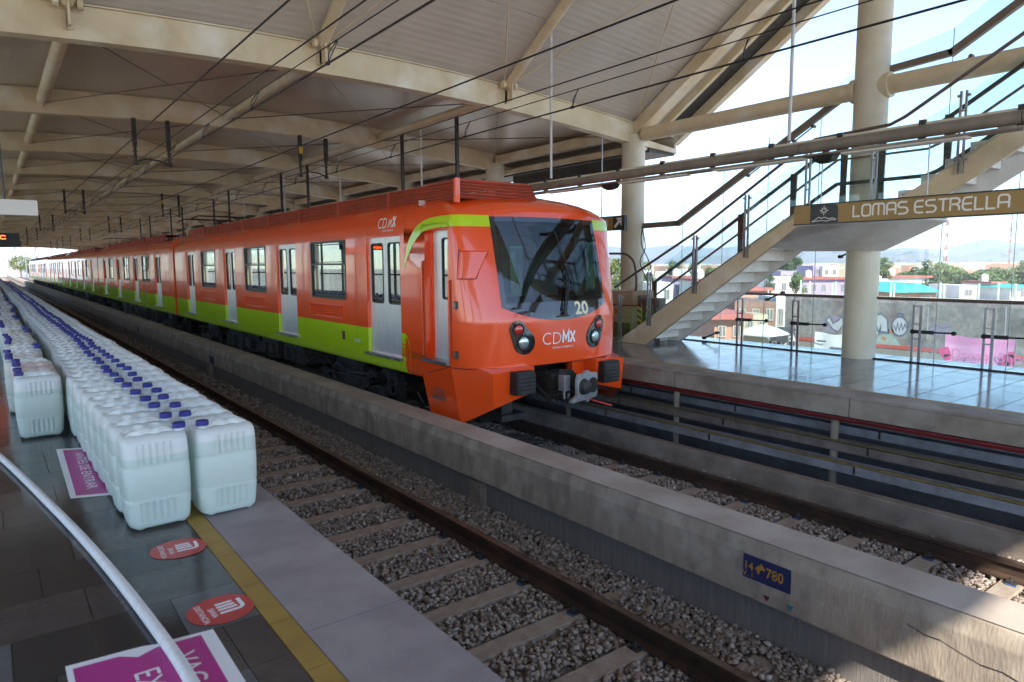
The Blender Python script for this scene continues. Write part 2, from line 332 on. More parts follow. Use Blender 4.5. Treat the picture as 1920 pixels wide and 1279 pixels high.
# stickers
def lay(mb, poly, z, m=0): mb.add([(p[0], p[1], z) for p in poly], [tuple(range(len(poly)))], m)
def sticker(cx, cy, yaw, label):
    t = thing('floor_sticker', label, 'sticker', (cx, cy, 0), 'red distance stickers on the floor')
    c, s_ = math.cos(yaw), math.sin(yaw)
    def P(x, y): return (cx+x*c-y*s_, cy+x*s_+y*c)
    a, b = .128, .125; poly = []
    for k in range(40):
        th = 2*math.pi*k/40; ex = abs(math.cos(th))**(.75)*math.copysign(1, math.cos(th)); ey = abs(math.sin(th))**(.95)*math.copysign(1, math.sin(th))
        poly.append(P(ex*a, ey*b*(1.0 if ex > -.3 else .93)))
    g = MB(); lay(g, poly, .0018); g.build('sticker_sheet', M['red_print'], t)
    up = Vector((c, s_, 0)); rt = Vector((s_, -c, 0)); o = Vector((cx, cy, 0))
    g = MB(); w = .017                                     # three-legged arch mark of the network, legs towards the track side
    for k, yy in enumerate((-.048, -.022, .004)):
        strokes(g, [[(yy, -.01), (yy, .058+.004*k)]], o, rt, up, 1, 1, w, .0022)
    strokes(g, [[(-.056, .085), (.012, .085)]+arc(.012, .062, .023, 80, 0, 4)+[(.035, -.01)]], o, rt, up, 1, 1, w, .0022)
    g.build('emblem', M['white'], t, fixn=False)
    text('lettering', 'SANA', o+rt*-.03+up*-.045, rt, up, .034, M['white'], t, bold=.01, thick=.0022)
    text('lettering', 'DISTANCIA', o+rt*-.086+up*-.085, rt, up, .034, M['white'], t, bold=.01, thick=.0022)
sticker(.665, 3.665, R(-3), 'red distance sticker with white emblem nearer the jerrycans')
sticker(.668, 2.885, R(2), 'red distance sticker with white emblem just ahead of the big magenta floor banner')
t = thing('floor_banner', 'large magenta floor banner with white border and torn top corner under the hose', 'banner', (.36, 2.2, 0))
g = MB(); lay(g, [(.118,2.80),(.22,2.79),(.29,2.785),(.36,2.777),(.41,2.758),(.47,2.757),(.603,2.742),(.603,1.5),(.118,1.5)], .0008); g.build('border_sheet', M['white'], t)
g = MB(); lay(g, [(.138,2.765),(.28,2.752),(.335,2.705),(.40,2.735),(.555,2.725),(.555,1.5),(.138,1.5)], .0013); g.build('magenta_sheet', M['magenta'], t)
up = (1,0,0); rt = (0,-1,0)
text('lettering', 'VAGON', (.43, 2.63, 0), rt, up, .115, M['white'], t, thick=.0018, bold=.004)
text('lettering', 'EXCLUSIVO', (.305, 2.60, 0), rt, up, .115, M['white'], t, thick=.0018, bold=.004)
text('lettering', 'MUJERES', (.175, 2.58, 0), rt, up, .115, M['white'], t, thick=.0018, bold=.004)
t = thing('floor_banner', 'small magenta floor banner with white edge partly under the jerrycans', 'banner', (.45, 5.55, 0))
g = MB(); lay(g, [(.325,6.33),(.60,6.22),(.56,4.80),(.305,4.90)], .0008); g.build('border_sheet', M['white'], t)
g = MB(); lay(g, [(.365,6.26),(.60,6.17),(.55,4.86),(.338,4.94)], .0013); g.build('magenta_sheet', M['magenta'], t)
text('lettering', 'ANTES DE ENTRAR', (.43, 6.10, 0), (-.02,-1,0), (1,-.02,0), .085, M['white'], t, thick=.0018, bold=.004, stretch=1.45)

# ------------------------------------------------------------------ far platform
P2Z = -.04
M['p2tile'] = mat('polished_pale_tile', (.20,.20,.205), (.155,.155,.165), 3, .09, bump=.012, bscale=4, r2=.16)
M['p2tile2'] = mat('polished_grey_tile', (.16,.16,.165), (.12,.12,.13), 3, .11, bump=.012, bscale=4, r2=.20)
g = MB(); g.box(7.40, 11.25, YS, YE, P2Z-.22, P2Z-.03); g.box(8.6, 11.25, YS, YE, -1.45, P2Z-.22)
P2 = tag(g.build('platform', M['track_wall']), kind='structure')
y = -1.2
while y < YE:
    y1 = min(y+2.4, YE); g = MB(); g.box(7.38, 7.80, y+.003, y1-.003, P2Z-.03, P2Z); g.box(7.38, 7.40, y+.003, y1-.003, P2Z-.23, P2Z-.03)
    g.build('edge_beam', M['concrete'], P2, bevel=.006, seg=1); y = y1
g = MB(); g.box(7.80, 7.87, YS, YE, P2Z-.03, P2Z+.001); g.build('yellow_strip', M['yellow_tile'], P2)
y = 1.6; row = 0
while y < 12.5:
    x = 7.873; k = 0
    while x < 11.2:
        x1 = min(x+.58, 11.24); o_ = (.2 if row % 2 else 0) if k == 0 else 0; x1 -= o_
        g = MB(); g.box(x+.004, x1-.004, y+.005, y+.395, P2Z-.03, P2Z+rnd.uniform(-.0008, .0004)); g.build('floor_tile', M['p2tile' if rnd.random() < .7 else 'p2tile2'], P2)
        x = x1; k += 1
    y += .40; row += 1
g = MB(); g.box(7.873, 11.24, 1.6, y, P2Z-.0299, P2Z-.012); g.build('joint_bed', M['black'], P2); g = MB(); g.box(7.873, 11.24, y+.003, YE, P2Z-.03, P2Z-.001); g.box(7.873, 11.24, YS, 1.598, P2Z-.03, P2Z-.001); g.build('floor_finish', M['p2tile'], P2)

# trench between second track and platform: kerb wall, trays, pipes, posts
g = MB(); g.box(7.12, 7.26, YS, YE, -1.45, -1.0)
tag(g.build('trench_kerb', M['concrete'], bevel=.01), kind='structure')
g = MB(); g.box(8.5, 8.6, YS, YE, -1.45, P2Z-.22); tag(g.build('trench_wall', M['track_wall']), kind='structure')
def tray(x, z, w, h, m, lab, yel=None):
    t = thing('cable_tray', lab, 'cable tray', (x, 0, z), 'cable trays under the far platform')
    g = MB(); g.box(x-w/2, x+w/2, YS, YE, z-h, z); g.build('tray_body', m, t)
    g = MB(); g.box(x-w/2-.012, x-w/2-.002, YS, YE, z-.02, z+.012); g.box(x+w/2+.002, x+w/2+.012, YS, YE, z-.02, z+.012); g.build('tray_lip', m, t)
    y = -.3
    while y < 24:
        g = MB(); g.box(x-w/2-.02, x-w/2-.012, y, y+.022, z-h*.8, z+.015); g.build('bracket', M['under2'], t)
        y += 1.93
    return t
tray(7.62, -.86, .20, .085, M['conduit_grey'], 'lowest grey cable tray beside the trench kerb')
tray(7.92, -.70, .20, .09, M['conduit_brown'], 'brown dusty cable tray in the middle under the far platform')
tray(8.18, -.55, .18, .09, M['conduit_grey'], 'upper grey cable tray behind the brown one')
tray(8.38, -.40, .14, .09, M['conduit_grey'], 'highest narrow grey cable tray against the trench wall')
for (x, z, r, m, lb) in ((7.55, -.845, .012, 'yellow_pipe', 'thin yellow cable on the front of the lowest tray'), (7.58, -.84, .01, 'yellow_pipe', 'thin yellow cable second from the front on the lowest tray'), (7.85, -.68, .011, 'yellow_pipe', 'dull yellow cable lying on the brown tray')):
    g = MB(); g.tube([(x, YS, z)]+[(x+rnd.uniform(-.01,.01), yy, z+rnd.uniform(-.004,.006)) for yy in range(-8, 60, 3)]+[(x, YE, z)], r, 6); tag(g.build('cable', M[m], smooth=True), lb, 'cable')
for k in range(5):
    x = 7.88+.03*k; g = MB(); g.tube([(x, YS, -.692)]+[(x+rnd.uniform(-.012,.012), yy+.1*k, -.685+rnd.uniform(-.004,.008)) for yy in range(-8, 60, 2)]+[(x, YE, -.69)], .009, 5)
    tag(g.build('cable', M['conduit_brown'], smooth=True), 'thin dusty brown cable lying loose in the brown tray', 'cable', 'loose cables in the brown tray')
g = MB(); g.tube([(7.62, YS, -.345), (7.62, YE, -.345)], .026, 10); rp = tag(g.build('fire_pipe', M['red_pipe'], smooth=True), 'red water pipe slung under the lip of the far platform', 'pipe')
g = MB(); g.box(7.70, 7.74, YS, YE, -.40, -.27); tag(g.build('kick_board', M['red_pipe']), 'dark red board set back under the far platform lip', 'board')
yy = -.25; k = 0
while yy < 40:
    if k: pass
    lb = ['cream support post under the far platform nearest the camera, outside the shade', 'cream support post under the far platform to the right, below the railing', 'cream support post under the far platform nearest the train coupler'][k] if k < 3 else 'cream support post under the far platform further along'
    t = thing('support_post', lb, 'post', (7.92, yy, -1.45), 'posts under the far platform')
    g = MB(); g.tube([(7.92, yy+1.9, -1.45), (7.92, yy+1.9, -.27)], .045, 12); g.build('post_shaft', M['concrete_streak'], t, smooth=True)
    g = MB(); g.box(7.85, 7.99, yy+1.83, yy+1.97, -.285, -.262); g.build('post_head', M['dark_steel'], t)
    yy += 2.37; k += 1

# ------------------------------------------------------------------ parapet between the tracks
t = thing('parapet_wall', 'long concrete parapet between the two tracks with a marker plaque', 'wall', (4.2, 0, -1.45)); PAR = t
y = YS+10; segs = []
joints = [-6, -1.4, 16.9, 34.0, 52, 70, 88, 106, 118, 140, 165, 200, 245]
for a, b in zip(joints[:-1], joints[1:]):
    prof = [(4.09,-.60),(4.125,-.505),(4.16,-.497),(4.49,-.497),(4.52,-.52),(4.52,-.93),(4.46,-.97),(4.20,-.97),(4.095,-.925)]
    g = MB(); g.prism([(x, a+.006, z) for x, z in prof], (0, b-a-.012, 0)); g.build('parapet_segment', [M['concrete_streak']], t, bevel=.012, seg=2, ang=20)
    g = MB(); g.box(4.215, 4.40, a+.006, b-.006, -1.45, -.962); g.build('parapet_foot', M['concrete_dark'], t)
    g = MB(); g.box(4.128, 4.488, a+.02, b-.02, -.4965, -.494); g.build('coping', M['concrete_top'], t)
for yy in (6.0, 17.6, 31): 
    g = MB(); g.box(4.13, 4.25, yy, yy+.22, -1.3, -.968); g.build('drain_block', M['concrete'], t)
def plaque(y0, y1, z0, z1, label, full):
    p = thing('marker_plaque', label, 'plaque', (4.09, y0, z0))
    x = 4.086
    g = MB(); g.add([(x, y0, z1), (x, y1, z1-.0), (x, y1, z0), (x, y0, z0)], [(0,1,2,3)]); g.add([(x+.004, y0, z1), (x+.004, y1, z1), (x+.004, y1, z0), (x+.004, y0, z0)], [(0,1,2,3)]); g.build('plate', M['navy'], p)
    if full:
        rt = (0,-1,0); up = (0,0,1); n_ = .0015
        text('lettering', '14', (x, y0-.004, z1-.105), rt, up, .085, M['plaque_yellow'], p, bold=.012, thick=n_, stretch=.9)
        text('lettering', '780', (x, y0-.175, z1-.115), rt, up, .10, M['plaque_yellow'], p, bold=.012, thick=n_, stretch=.9)
        text('lettering', 'V. 1', (x, y0+.002, z1-.155), rt, up, .055, M['plaque_yellow'], p, bold=.004, thick=n_)
        g = MB(); o = Vector((x, y0-.13, z1-.075))
        def q(a, b): return o+Vector((0,-1,0))*a+Vector((0,0,1))*b+Vector((-n_,0,0))
        g.add([q(-.035,.0), q(.012,.045), q(.045,.0), q(.008,.002)], [(0,1,2,3)]); g.add([q(-.035,.0), q(.008,.002), q(-.008,-.045)], [(0,1,2)])
        g.build('arrow_mark', M['plaque_yellow'], p, fixn=False)
plaque(2.68, 2.322, -.775, -.608, 'navy plaque with yellow 14 780 lettering on the parapet', True)
plaque(17.35, 16.95, -.88, -.70, 'small plain navy plaque on the parapet just past its joint', False)
plaque(27.4, 27.0, -.88, -.70, 'second plain navy plaque far along the parapet', False)
for yy, m, lb in ((2.52, 'maroon_mark', 'maroon painted triangle below the plaque'), (2.345, 'teal_mark', 'teal painted triangle below the plaque, pointing down')):
    g = MB(); g.add([(4.087, yy, -.852), (4.087, yy-.052, -.852), (4.087, yy-.027, -.895)], [(0,1,2)]); tag(g.build('paint_mark', M[m], fixn=False), lb, 'paint mark')

g = MB(); cr_ = [(4.088, 1.60, -.665), (4.088, 1.50, -.69), (4.088, 1.42, -.685), (4.088, 1.33, -.71), (4.088, 1.22, -.735), (4.088, 1.12, -.728), (4.088, .95, -.77)]
for a, b in zip(cr_[:-1], cr_[1:]):
    w_ = rnd.uniform(.003, .006); g.add([(a[0], a[1], a[2]-w_/2), (b[0], b[1], b[2]-w_/2), (b[0], b[1], b[2]+w_/2), (a[0], a[1], a[2]+w_/2)], [(0,1,2,3)])
g.build('crack', M['black'], PAR, fixn=False)
# ------------------------------------------------------------------ tracks
RZ = -1.10
def rail_prof(xc):
    return [(xc-.036,RZ),(xc+.036,RZ),(xc+.036,RZ-.032),(xc+.010,RZ-.048),(xc+.008,RZ-.125),(xc+.07,RZ-.142),(xc+.07,RZ-.155),(xc-.07,RZ-.155),(xc-.07,RZ-.142),(xc-.008,RZ-.125),(xc-.010,RZ-.048),(xc-.036,RZ-.032)]
def track(xc, rgt, lab, ymax=60, skipy=None):
    t = thing('railway_track', lab, 'railway track', (xc, 0, RZ-.3))
    for sx in (-.753, .753):
        g = MB(); g.prism([(x, YS, z) for x, z in rail_prof(xc+sx)], (0, YE+128-YS, 0))
        r = g.build('rail', M['rust_rail'], t)
        g = MB(); g.box(xc+sx-.028, xc+sx+.028, YS, YE+128, RZ, RZ+.0015); g.build('running_surface', M['rail_top'], r)
    protos = {}
    y = -1.35; k = 0
    while y < ymax:
        red = (k in (5, )) if xc < 4 else (k in (5,))
        if not protos:
            g = MB()
            for sgn in (-1, 1):
                xa, xb = (xc-1.27, xc) if sgn < 0 else (xc, xc+1.27)
            g.prism([(xc-1.27, -.11, RZ-.30), (xc-1.27, .11, RZ-.30), (xc-1.27, .085, RZ-.162), (xc-1.27, -.085, RZ-.162)], (2.54, 0, 0))
            s0 = g.build('sleeper', M['sleeper'], t, bevel=.012, seg=1)
            g = MB()
            for sx in (-.753, .753):
                for d in (-1, 1): 
                    X = xc+sx+d*.098; g.box(X-.03, X+.03, -.045, .045, RZ-.162, RZ-.148); g.tube([(X, 0, RZ-.15), (X, 0, RZ-.105)], .013, 6); g.bar((X-.028*d, -.03, RZ-.128), (X+.02*d, .03, RZ-.134), .02, .014)
            c0 = g.build('rail_clip', M['under2'], s0)
            g = MB(); g.box(xc+.753-.15, xc+.753-.132, -.05, .03, RZ-.162, RZ-.153); b0 = g.build('insulator_pad', M['blue_clip'], s0)
            s0.location.y = y; protos['s'] = s0
        else:
            s1 = protos['s'].copy(); COL.objects.link(s1); s1.location.y = y
            for ch in protos['s'].children:
                if (y < 14 and k % 3 != 1) or not ch.name.startswith('insul'):
                    c1 = ch.copy(); COL.objects.link(c1); c1.parent = s1
            s1.rotation_euler.z = rnd.uniform(-.006, .006)
            if red:
                g = MB(); g.box(xc+.753-.40, xc+.753-.19, -.06, .03, RZ-.1622, RZ-.1605)
                pb = g.build('paint_patch', M['red_print'], s1); 
        y += .632; k += 1
    return t
track(2.757, True, 'empty rusty track beside the jerrycan platform', 62)
track(5.96, True, 'track under the orange train, beyond the parapet', 40)
# distant rails joined sleepers as a texture: one joined strip of far sleepers on each track
for xc in (2.757, 5.96):
    g = MB(); y = 62 if xc < 4 else 40
    while y < YE+110: g.box(xc-1.27, xc+1.27, y-.09, y+.09, RZ-.2, RZ-.162); y += .632
    tag(g.build('distant_sleepers', M['sleeper']), 'far row of concrete sleepers fading down the '+('left' if xc < 4 else 'right')+' track', 'sleepers', kind='stuff')

# ballast: real stones
def stones(regions, name, lab):
    ico = bmesh.new(); bmesh.ops.create_icosphere(ico, subdivisions=1, radius=1)
    bv = np.array([v.co[:] for v in ico.verts]); bf = np.array([[v.index for v in f.verts] for f in ico.faces]); ico.free()
    V = []; Fc = []; sh = []; n0 = 0
    for (x0, x1, y0, y1, dens, s0, s1, zb) in regions:
        n = int((x1-x0)*(y1-y0)*dens)
        cx = RNG.uniform(x0, x1, n); cy = RNG.uniform(y0, y1, n); sz = RNG.uniform(s0, s1, n); cz = zb + RNG.uniform(-.015, .03, n)
        rotz = RNG.uniform(0, 6.28, n); 
        P = bv[None]*sz[:, None, None]*(1+RNG.uniform(-.32, .32, (n, len(bv), 1)))*np.stack([RNG.uniform(.8,1.3,n), RNG.uniform(.7,1.1,n), RNG.uniform(.5,.9,n)], 1)[:, None, :]
        a = RNG.uniform(-.7, .7, n); ca, sa = np.cos(a), np.sin(a)
        x_, z_ = P[...,0]*ca[:,None]-P[...,2]*sa[:,None], P[...,0]*sa[:,None]+P[...,2]*ca[:,None]; P[...,0], P[...,2] = x_, z_
        c, s_ = np.cos(rotz), np.sin(rotz); x_, y_ = P[...,0]*c[:,None]-P[...,1]*s_[:,None], P[...,0]*s_[:,None]+P[...,1]*c[:,None]
        P[...,0] = x_+cx[:,None]; P[...,1] = y_+cy[:,None]; P[...,2] += cz[:,None]
        V.append(P.reshape(-1, 3)); Fc.append((bf[None]+(np.arange(n)*len(bv))[:, None, None]+n0).reshape(-1, 3)); n0 += n*len(bv)
        sh.append(np.repeat(RNG.uniform(0, 1, n), len(bf)))
    V = np.concatenate(V); Fc = np.concatenate(Fc); sh = np.concatenate(sh)
    me = bpy.data.meshes.new(name); me.vertices.add(len(V)); me.vertices.foreach_set('co', V.ravel()); me.loops.add(len(Fc)*3); me.loops.foreach_set('vertex_index', Fc.ravel())
    me.polygons.add(len(Fc)); me.polygons.foreach_set('loop_start', np.arange(len(Fc))*3); me.polygons.foreach_set('loop_total', np.full(len(Fc), 3)); me.update(); me.validate()
    at = me.attributes.new('tone', 'FLOAT', 'FACE'); at.data.foreach_set('value', sh.astype(np.float32))
    me.materials.append(M['stone']); o = bpy.data.objects.new(name, me); COL.objects.link(o); return tag(o, lab, 'gravel', kind='stuff')
m = mat('ballast_stone', (.3,.25,.22), None, rough=.9, bump=.3, bscale=120); M['stone'] = m; N = m.node_tree.nodes
a_ = N.new('ShaderNodeAttribute'); a_.attribute_name = 'tone'; cr = N.new('ShaderNodeValToRGB'); e = cr.color_ramp.elements
e[0].color = (.17,.135,.11,1); e[1].color = (.46,.41,.36,1); x = cr.color_ramp.elements.new(.45); x.color = (.30,.24,.19,1); x = cr.color_ramp.elements.new(.75); x.color = (.35,.30,.26,1)
m.node_tree.links.new(a_.outputs['Fac'], cr.inputs[0]); m.node_tree.links.new(cr.outputs[0], N['Principled BSDF'].inputs['Base Color'])
reg = []
y = -1.35+.316
while y < 13:
    big = y < 7
    d = 1900 if big else 1000
    reg.append((1.35, 4.2, y-.20, y+.20, d*.85, .013, .026, RZ-.187)); y += .632
reg += [(4.03, 4.2, -1, 13, 1500, .013, .027, RZ-.168), (3.6, 4.2, -1, 13, 500, .013, .026, RZ-.16), (1.35, 4.2, 13, 34, 130, .026, .05, RZ-.18)]
stones(reg, 'ballast', 'loose grey brown ballast stones around the near track')
reg = []; y = -1.35+.316
while y < 13: reg.append((5.5, 7.12, y-.20, y+.20, 1700 if y < 7.2 else 500, .013, .026, RZ-.185)); y += .632
reg += [(6.82, 7.12, -1, 9, 1500, .013, .026, RZ-.155)]
stones(reg, 'ballast', 'loose ballast stones around the track under the train')

# ------------------------------------------------------------------ columns
CY = [.28, 5.08, 9.8, 14.6, 19.4] + [19.4+4.8*k for k in range(1, 21)]
labs = {1: 'thick cream round column rising in front of the railing, right of the station sign', 2: 'cream round column behind the foot of the stairs', 3: 'cream column behind the roof of the train, third from the right'}
for i, yc in enumerate(CY):
    if i == 0: continue
    lb = labs.get(i, 'cream round column on the far platform, hidden behind the train up to its head')
    t = thing('column', lb, 'column', (10.62, yc, P2Z), 'round columns of the far platform' if i > 3 else None)
    top = 7.1 if i == 1 else 4.0
    g = MB(); n = 28; g.tube([(10.62, yc, P2Z), (10.62, yc, P2Z+.015), (10.62, yc, 2.2), (10.62, yc, top-.9), (10.62, yc, top)], [.238,.235,.235,.235,.235], n); g.build('shaft', M['cream_col'], t, smooth=True)
    if i == 1:
        for zz in (4.55, 2.9): g = MB(); g.tube([(10.62, yc, zz), (10.62, yc, zz+.008)], .238, n); g.build('joint_ring', M['cream'], t, smooth=True)
    else:
        g = MB(); g.tube([(10.62, yc, top-.12), (10.62, yc, top-.1)], .245, n); g.build('collar', M['cream'], t, smooth=True)
for i, yc in enumerate([-4.52]+CY):
    t = thing('column', 'cream round column along the back of the near platform', 'column', (-2.0, yc, 0), 'round columns of the near platform')
    g = MB(); g.tube([(-2.0, yc, 0), (-2.0, yc, 3.95 if yc > 9 else 3.95+.62*(9.8-yc))], .235, 16); g.build('shaft', M['cream_col'], t, smooth=True)

# ------------------------------------------------------------------ roof
def ztop(x): return 4.55-.0086*(x-4.3)**2
M['ceiling'] = mat('ceiling_sheet', (.60,.545,.485), (.54,.485,.425), 1.2, .38, bump=0, spec=.5)
def ribbed(m_, freq, strength):
    N = m_.node_tree.nodes; L = m_.node_tree.links; tc = N.new('ShaderNodeTexCoord'); wv = N.new('ShaderNodeTexWave'); wv.wave_type = 'BANDS'; wv.bands_direction = 'Y'; wv.inputs['Scale'].default_value = freq; wv.inputs['Distortion'].default_value = .0
    L.new(tc.outputs['Object'], wv.inputs['Vector']); bp = N.new('ShaderNodeBump'); bp.inputs['Strength'].default_value = strength; bp.inputs['Distance'].default_value = .01; L.new(wv.outputs[1], bp.inputs['Height']); L.new(bp.outputs[0], N['Principled BSDF'].inputs['Normal'])
ribbed(M['ceiling'], 3.2, .28)
M['ceiling2'] = mat('ceiling_sheet_smooth', (.54,.455,.36), (.46,.385,.30), 1.0, .30, bump=.05, bscale=2, stretch=(1,1,1)); ribbed(M['ceiling2'], 3.2, .12)
ROOF = thing('station_roof', 'vaulted cream steel station roof with arched beams and metal ceiling', 'roof', (4.3, 9.8, 4.0))
XS = [-3.3+ (11.88+3.3)*k/24 for k in range(25)]
def arch(yc, w=.16, dz=0, slope=0, x0=-2.2, x1=10.86):
    xs = [x0+(x1-x0)*k/26 for k in range(27)]; g = MB(); rings = []
    for x in xs:
        zt = ztop(x)+dz; d = .37 if x < 9.6 else .37+.0*(x-9.6)
        rings.append([(x, yc-w/2, zt), (x, yc+w/2, zt), (x, yc+w/2, zt-d), (x, yc-w/2, zt-d)])
    g.loft(rings, closed=True, capa=True, capb=True)
    r2 = []                                                   # thin top flange, proud of the web
    for x in xs: zt = ztop(x)+dz; r2.append([(x, yc-w/2-.035, zt+.02), (x, yc+w/2+.035, zt+.02), (x, yc+w/2+.035, zt+.002), (x, yc-w/2-.035, zt+.002)])
    g.loft(r2, closed=True, capa=True, capb=True)
    r3 = []
    for x in xs: zt = ztop(x)+dz-.37; r3.append([(x, yc-w/2-.02, zt-.002), (x, yc+w/2+.02, zt-.002), (x, yc+w/2+.02, zt-.02), (x, yc-w/2-.02, zt-.02)])
    g.loft(r3, closed=True, capa=True, capb=True)
    return g.build('arch_beam', M['cream'], ROOF)
for yc in CY[2:]: arch(yc)
# flat bays
PX = [.95, 4.0, 7.3]
for a, b in zip(CY[2:-1], CY[3:]):
    g = MB(); rings = [[(x, a, ztop(x)+.03), (x, b, ztop(x)+.03), (x, b, ztop(x)+.08), (x, a, ztop(x)+.08)] for x in XS]
    g.loft(rings, closed=True, capa=True, capb=True); g.build('ceiling_panel', M['ceiling2'], ROOF)
    for x in PX:
        g = MB(); g.tube([(x, a+.09, ztop(x)-.17), (x, b-.05, ztop(x)-.17)], .085, 12); g.build('purlin', M['cream'], ROOF, smooth=True)
        if a < 45: g = MB(); g.box(x-.012, x+.012, a-.16, a-.085, ztop(x)-.30, ztop(x)-.08); g.box(x-.06, x+.06, a-.10, a-.083, ztop(x)-.28, ztop(x)-.08); g.build('purlin_plate', M['cream'], ROOF)
    if a < 60:
        for x0, x1 in ((.95, 4.0), (4.0, 7.3), (7.3, 10.5)):
            for (p, q) in (((x0, a+.1), (x1, b-.1)), ((x0, b-.1), (x1, a+.1))):
                g = MB(); dz_ = -.2 if p[1] < q[1] else -.23; g.tube([(p[0], p[1], ztop(p[0])+dz_), (q[0], q[1], ztop(q[0])+dz_)], .010, 5); g.build('tie_rod', M['wine_steel'], ROOF, smooth=True)
    # eaves along the far columns
    g = MB(); g.box(10.50, 10.74, a+.2, b-.2, 3.98, 4.18); g.build('eaves_beam', M['cream'], ROOF, bevel=.01, seg=1)
    g = MB(); g.bar((10.98, a, 3.80), (10.98, b, 3.80), .10, .09); g.build('lower_eaves_beam', M['cream'], ROOF)
    g = MB(); g.box(11.02, 11.08, a+.25, b-.25, 3.42, 3.70); g.build('eaves_louvre', M['dark_steel'], ROOF)
    g = MB(); g.box(11.09, 11.9, a, b, 3.72, 3.80); g.build('gutter', M['dark_steel'], ROOF)
    g = MB(); g.add([(10.5,a-.06,4.0),(10.5,a+.06,4.0),(11.9,a+.06,3.84),(11.9,a-.06,3.84),(10.5,a-.06,3.84),(10.5,a+.06,3.84),(11.9,a+.06,3.76),(11.9,a-.06,3.76)],[(0,1,2,3),(4,7,6,5),(0,3,7,4),(1,5,6,2),(3,2,6,7),(0,4,5,1)]); g.build('eaves_bracket', M['cream'], ROOF)
    g = MB(); g.bar((11.93, a, 3.98), (11.93, b, 3.98), .06, .44); g.build('fascia', M['cream'], ROOF)
    for x in (-3.3,):
        g = MB(); g.bar((x-.04, a, 3.9), (x-.04, b, 3.9), .06, .5); g.build('fascia', M['cream'], ROOF)
# steep bay over the stairs, rising towards the camera
K = .62; ang_ = math.atan(K); y0s = 9.8; GAB = -6.0
def sp(x, y, dz=0): return (x, y, ztop(x)+K*(y0s-y)+dz)
y = y0s+.02
while y > GAB:
    y1 = max(y-1.22, GAB)
    xs = [-3.3, -1, 1, 3, 5, 7, 9, 10.6, 11.30]
    g = MB(); g.loft([[sp(x, y-.008, .03), sp(x, y1+.008, .03), sp(x, y1+.008, .07), sp(x, y-.008, .07)] for x in xs], closed=True, capa=True, capb=True)
    g.build('ceiling_panel', M['ceiling'], ROOF); y = y1
g = MB(); xs = [-3.3, 1, 5, 9, 11.3]; g.loft([[sp(x, 9.86, .075), sp(x, GAB, .075), sp(x, GAB, .11), sp(x, 9.86, .11)] for x in xs], closed=True, capa=True, capb=True); g.build('roof_deck', M['dark_steel'], ROOF)
for x in PX:
    g = MB(); g.tube([sp(x, 9.62, -.11), sp(x, GAB, -.11)], .085, 12); g.build('purlin', M['cream'], ROOF, smooth=True)
    g = MB(); g.box(x-.012, x+.012, 9.50, 9.715, ztop(x)-.28, ztop(x)+.0); g.build('purlin_plate', M['cream'], ROOF)
    for s_ in (-1, 1): g = MB(); g.tube([(x+.09*s_, 9.6, ztop(x)-.02), (x+.15*s_, 9.6, ztop(x)-.02)], .06, 10); g.build('rod_anchor', M['cream'], ROOF, smooth=True)
for (xa, xb) in ((.95, 4.0), (4.0, 7.3), (7.3, 10.6)):
    for (p, q) in (((xa+.1, 9.6), (xb, 4.9)), ((xb-.1, 9.6), (xa, 4.9))):
        dz_ = -.06 if p[0] < q[0] else -.09; g = MB(); g.tube([sp(p[0], p[1], dz_), sp(q[0], q[1], dz_)], .012, 6); g.build('tie_rod', M['cream'], ROOF, smooth=True)
for (x0, x1, za, zb, m_) in ((10.52, 10.82, -.26, .028, 'cream'), (11.22, 11.32, -.16, .028, 'cream'), (11.34, 11.74, -.10, .00, 'dark_steel'), (11.76, 11.92, -.32, .02, 'cream')):
    g = MB(); a = 9.72; xm = 10.6
    def q_(x, y, dz): return (x, y, 4.18+K*(y0s-y)+dz)
    P = [q_(x0,a,za), q_(x1,a,za), q_(x1,a,zb), q_(x0,a,zb), q_(x0,GAB,za), q_(x1,GAB,za), q_(x1,GAB,zb), q_(x0,GAB,zb)]
    g.add(P, [(0,1,2,3),(4,7,6,5),(0,3,7,4),(1,5,6,2),(3,2,6,7),(0,4,5,1)]); g.build({'cream':'rafter','dark_steel':'gutter'}[m_], M[m_], ROOF, bevel=.006, seg=1)
# unseen gable and side wall, added to block the sun around the tall bay
g = MB(); g.box(-3.3, 11.9, GAB-.12, GAB, 6.9, 14.6); tag(g.build('shade_gable', M['cream']), 'added cream gable behind the camera, its lower edge shaping the sun shadow', 'wall')
g = MB(); g.add([(-3.3,-6,3.55),(-3.3,9.8,3.55),(-3.3,9.8,4.2),(-3.3,-6,14.0)],[(0,1,2,3)]); g.add([(-3.42,-6,3.55),(-3.42,9.8,3.55),(-3.42,9.8,4.2),(-3.42,-6,14.0)],[(0,3,2,1)]); g.box(-3.42,-3.3,-6,9.8,0,.15)
tag(g.build('shade_side_wall', M['cream']), 'added plain cream wall left of the camera, blocking sun under the high roof', 'wall')
# back wall of the near platform with a window band
t = thing('platform_back_wall', 'long wall with a window band along the back of the near platform', 'wall', (-3.3, 60, 0))
g = MB(); g.box(-3.42, -3.3, 9.82, YE, 0, .15); g.box(-3.42, -3.3, 9.82, YE, 3.55, 4.1); g.build('wall_panel', M['cream'], t)
g = MB()
yy = 9.82
while yy < YE: g.box(-3.40, -3.32, yy, yy+.10, .15, 3.55); yy += 2.4
g.box(-3.40, -3.32, 9.82, YE, 1.02, 1.08); g.build('mullions', M['dark_steel'], t)
g = MB(); g.box(-3.365, -3.355, 9.82, YE, .152, 3.548); g.build('window_glass', M['glass'], t)

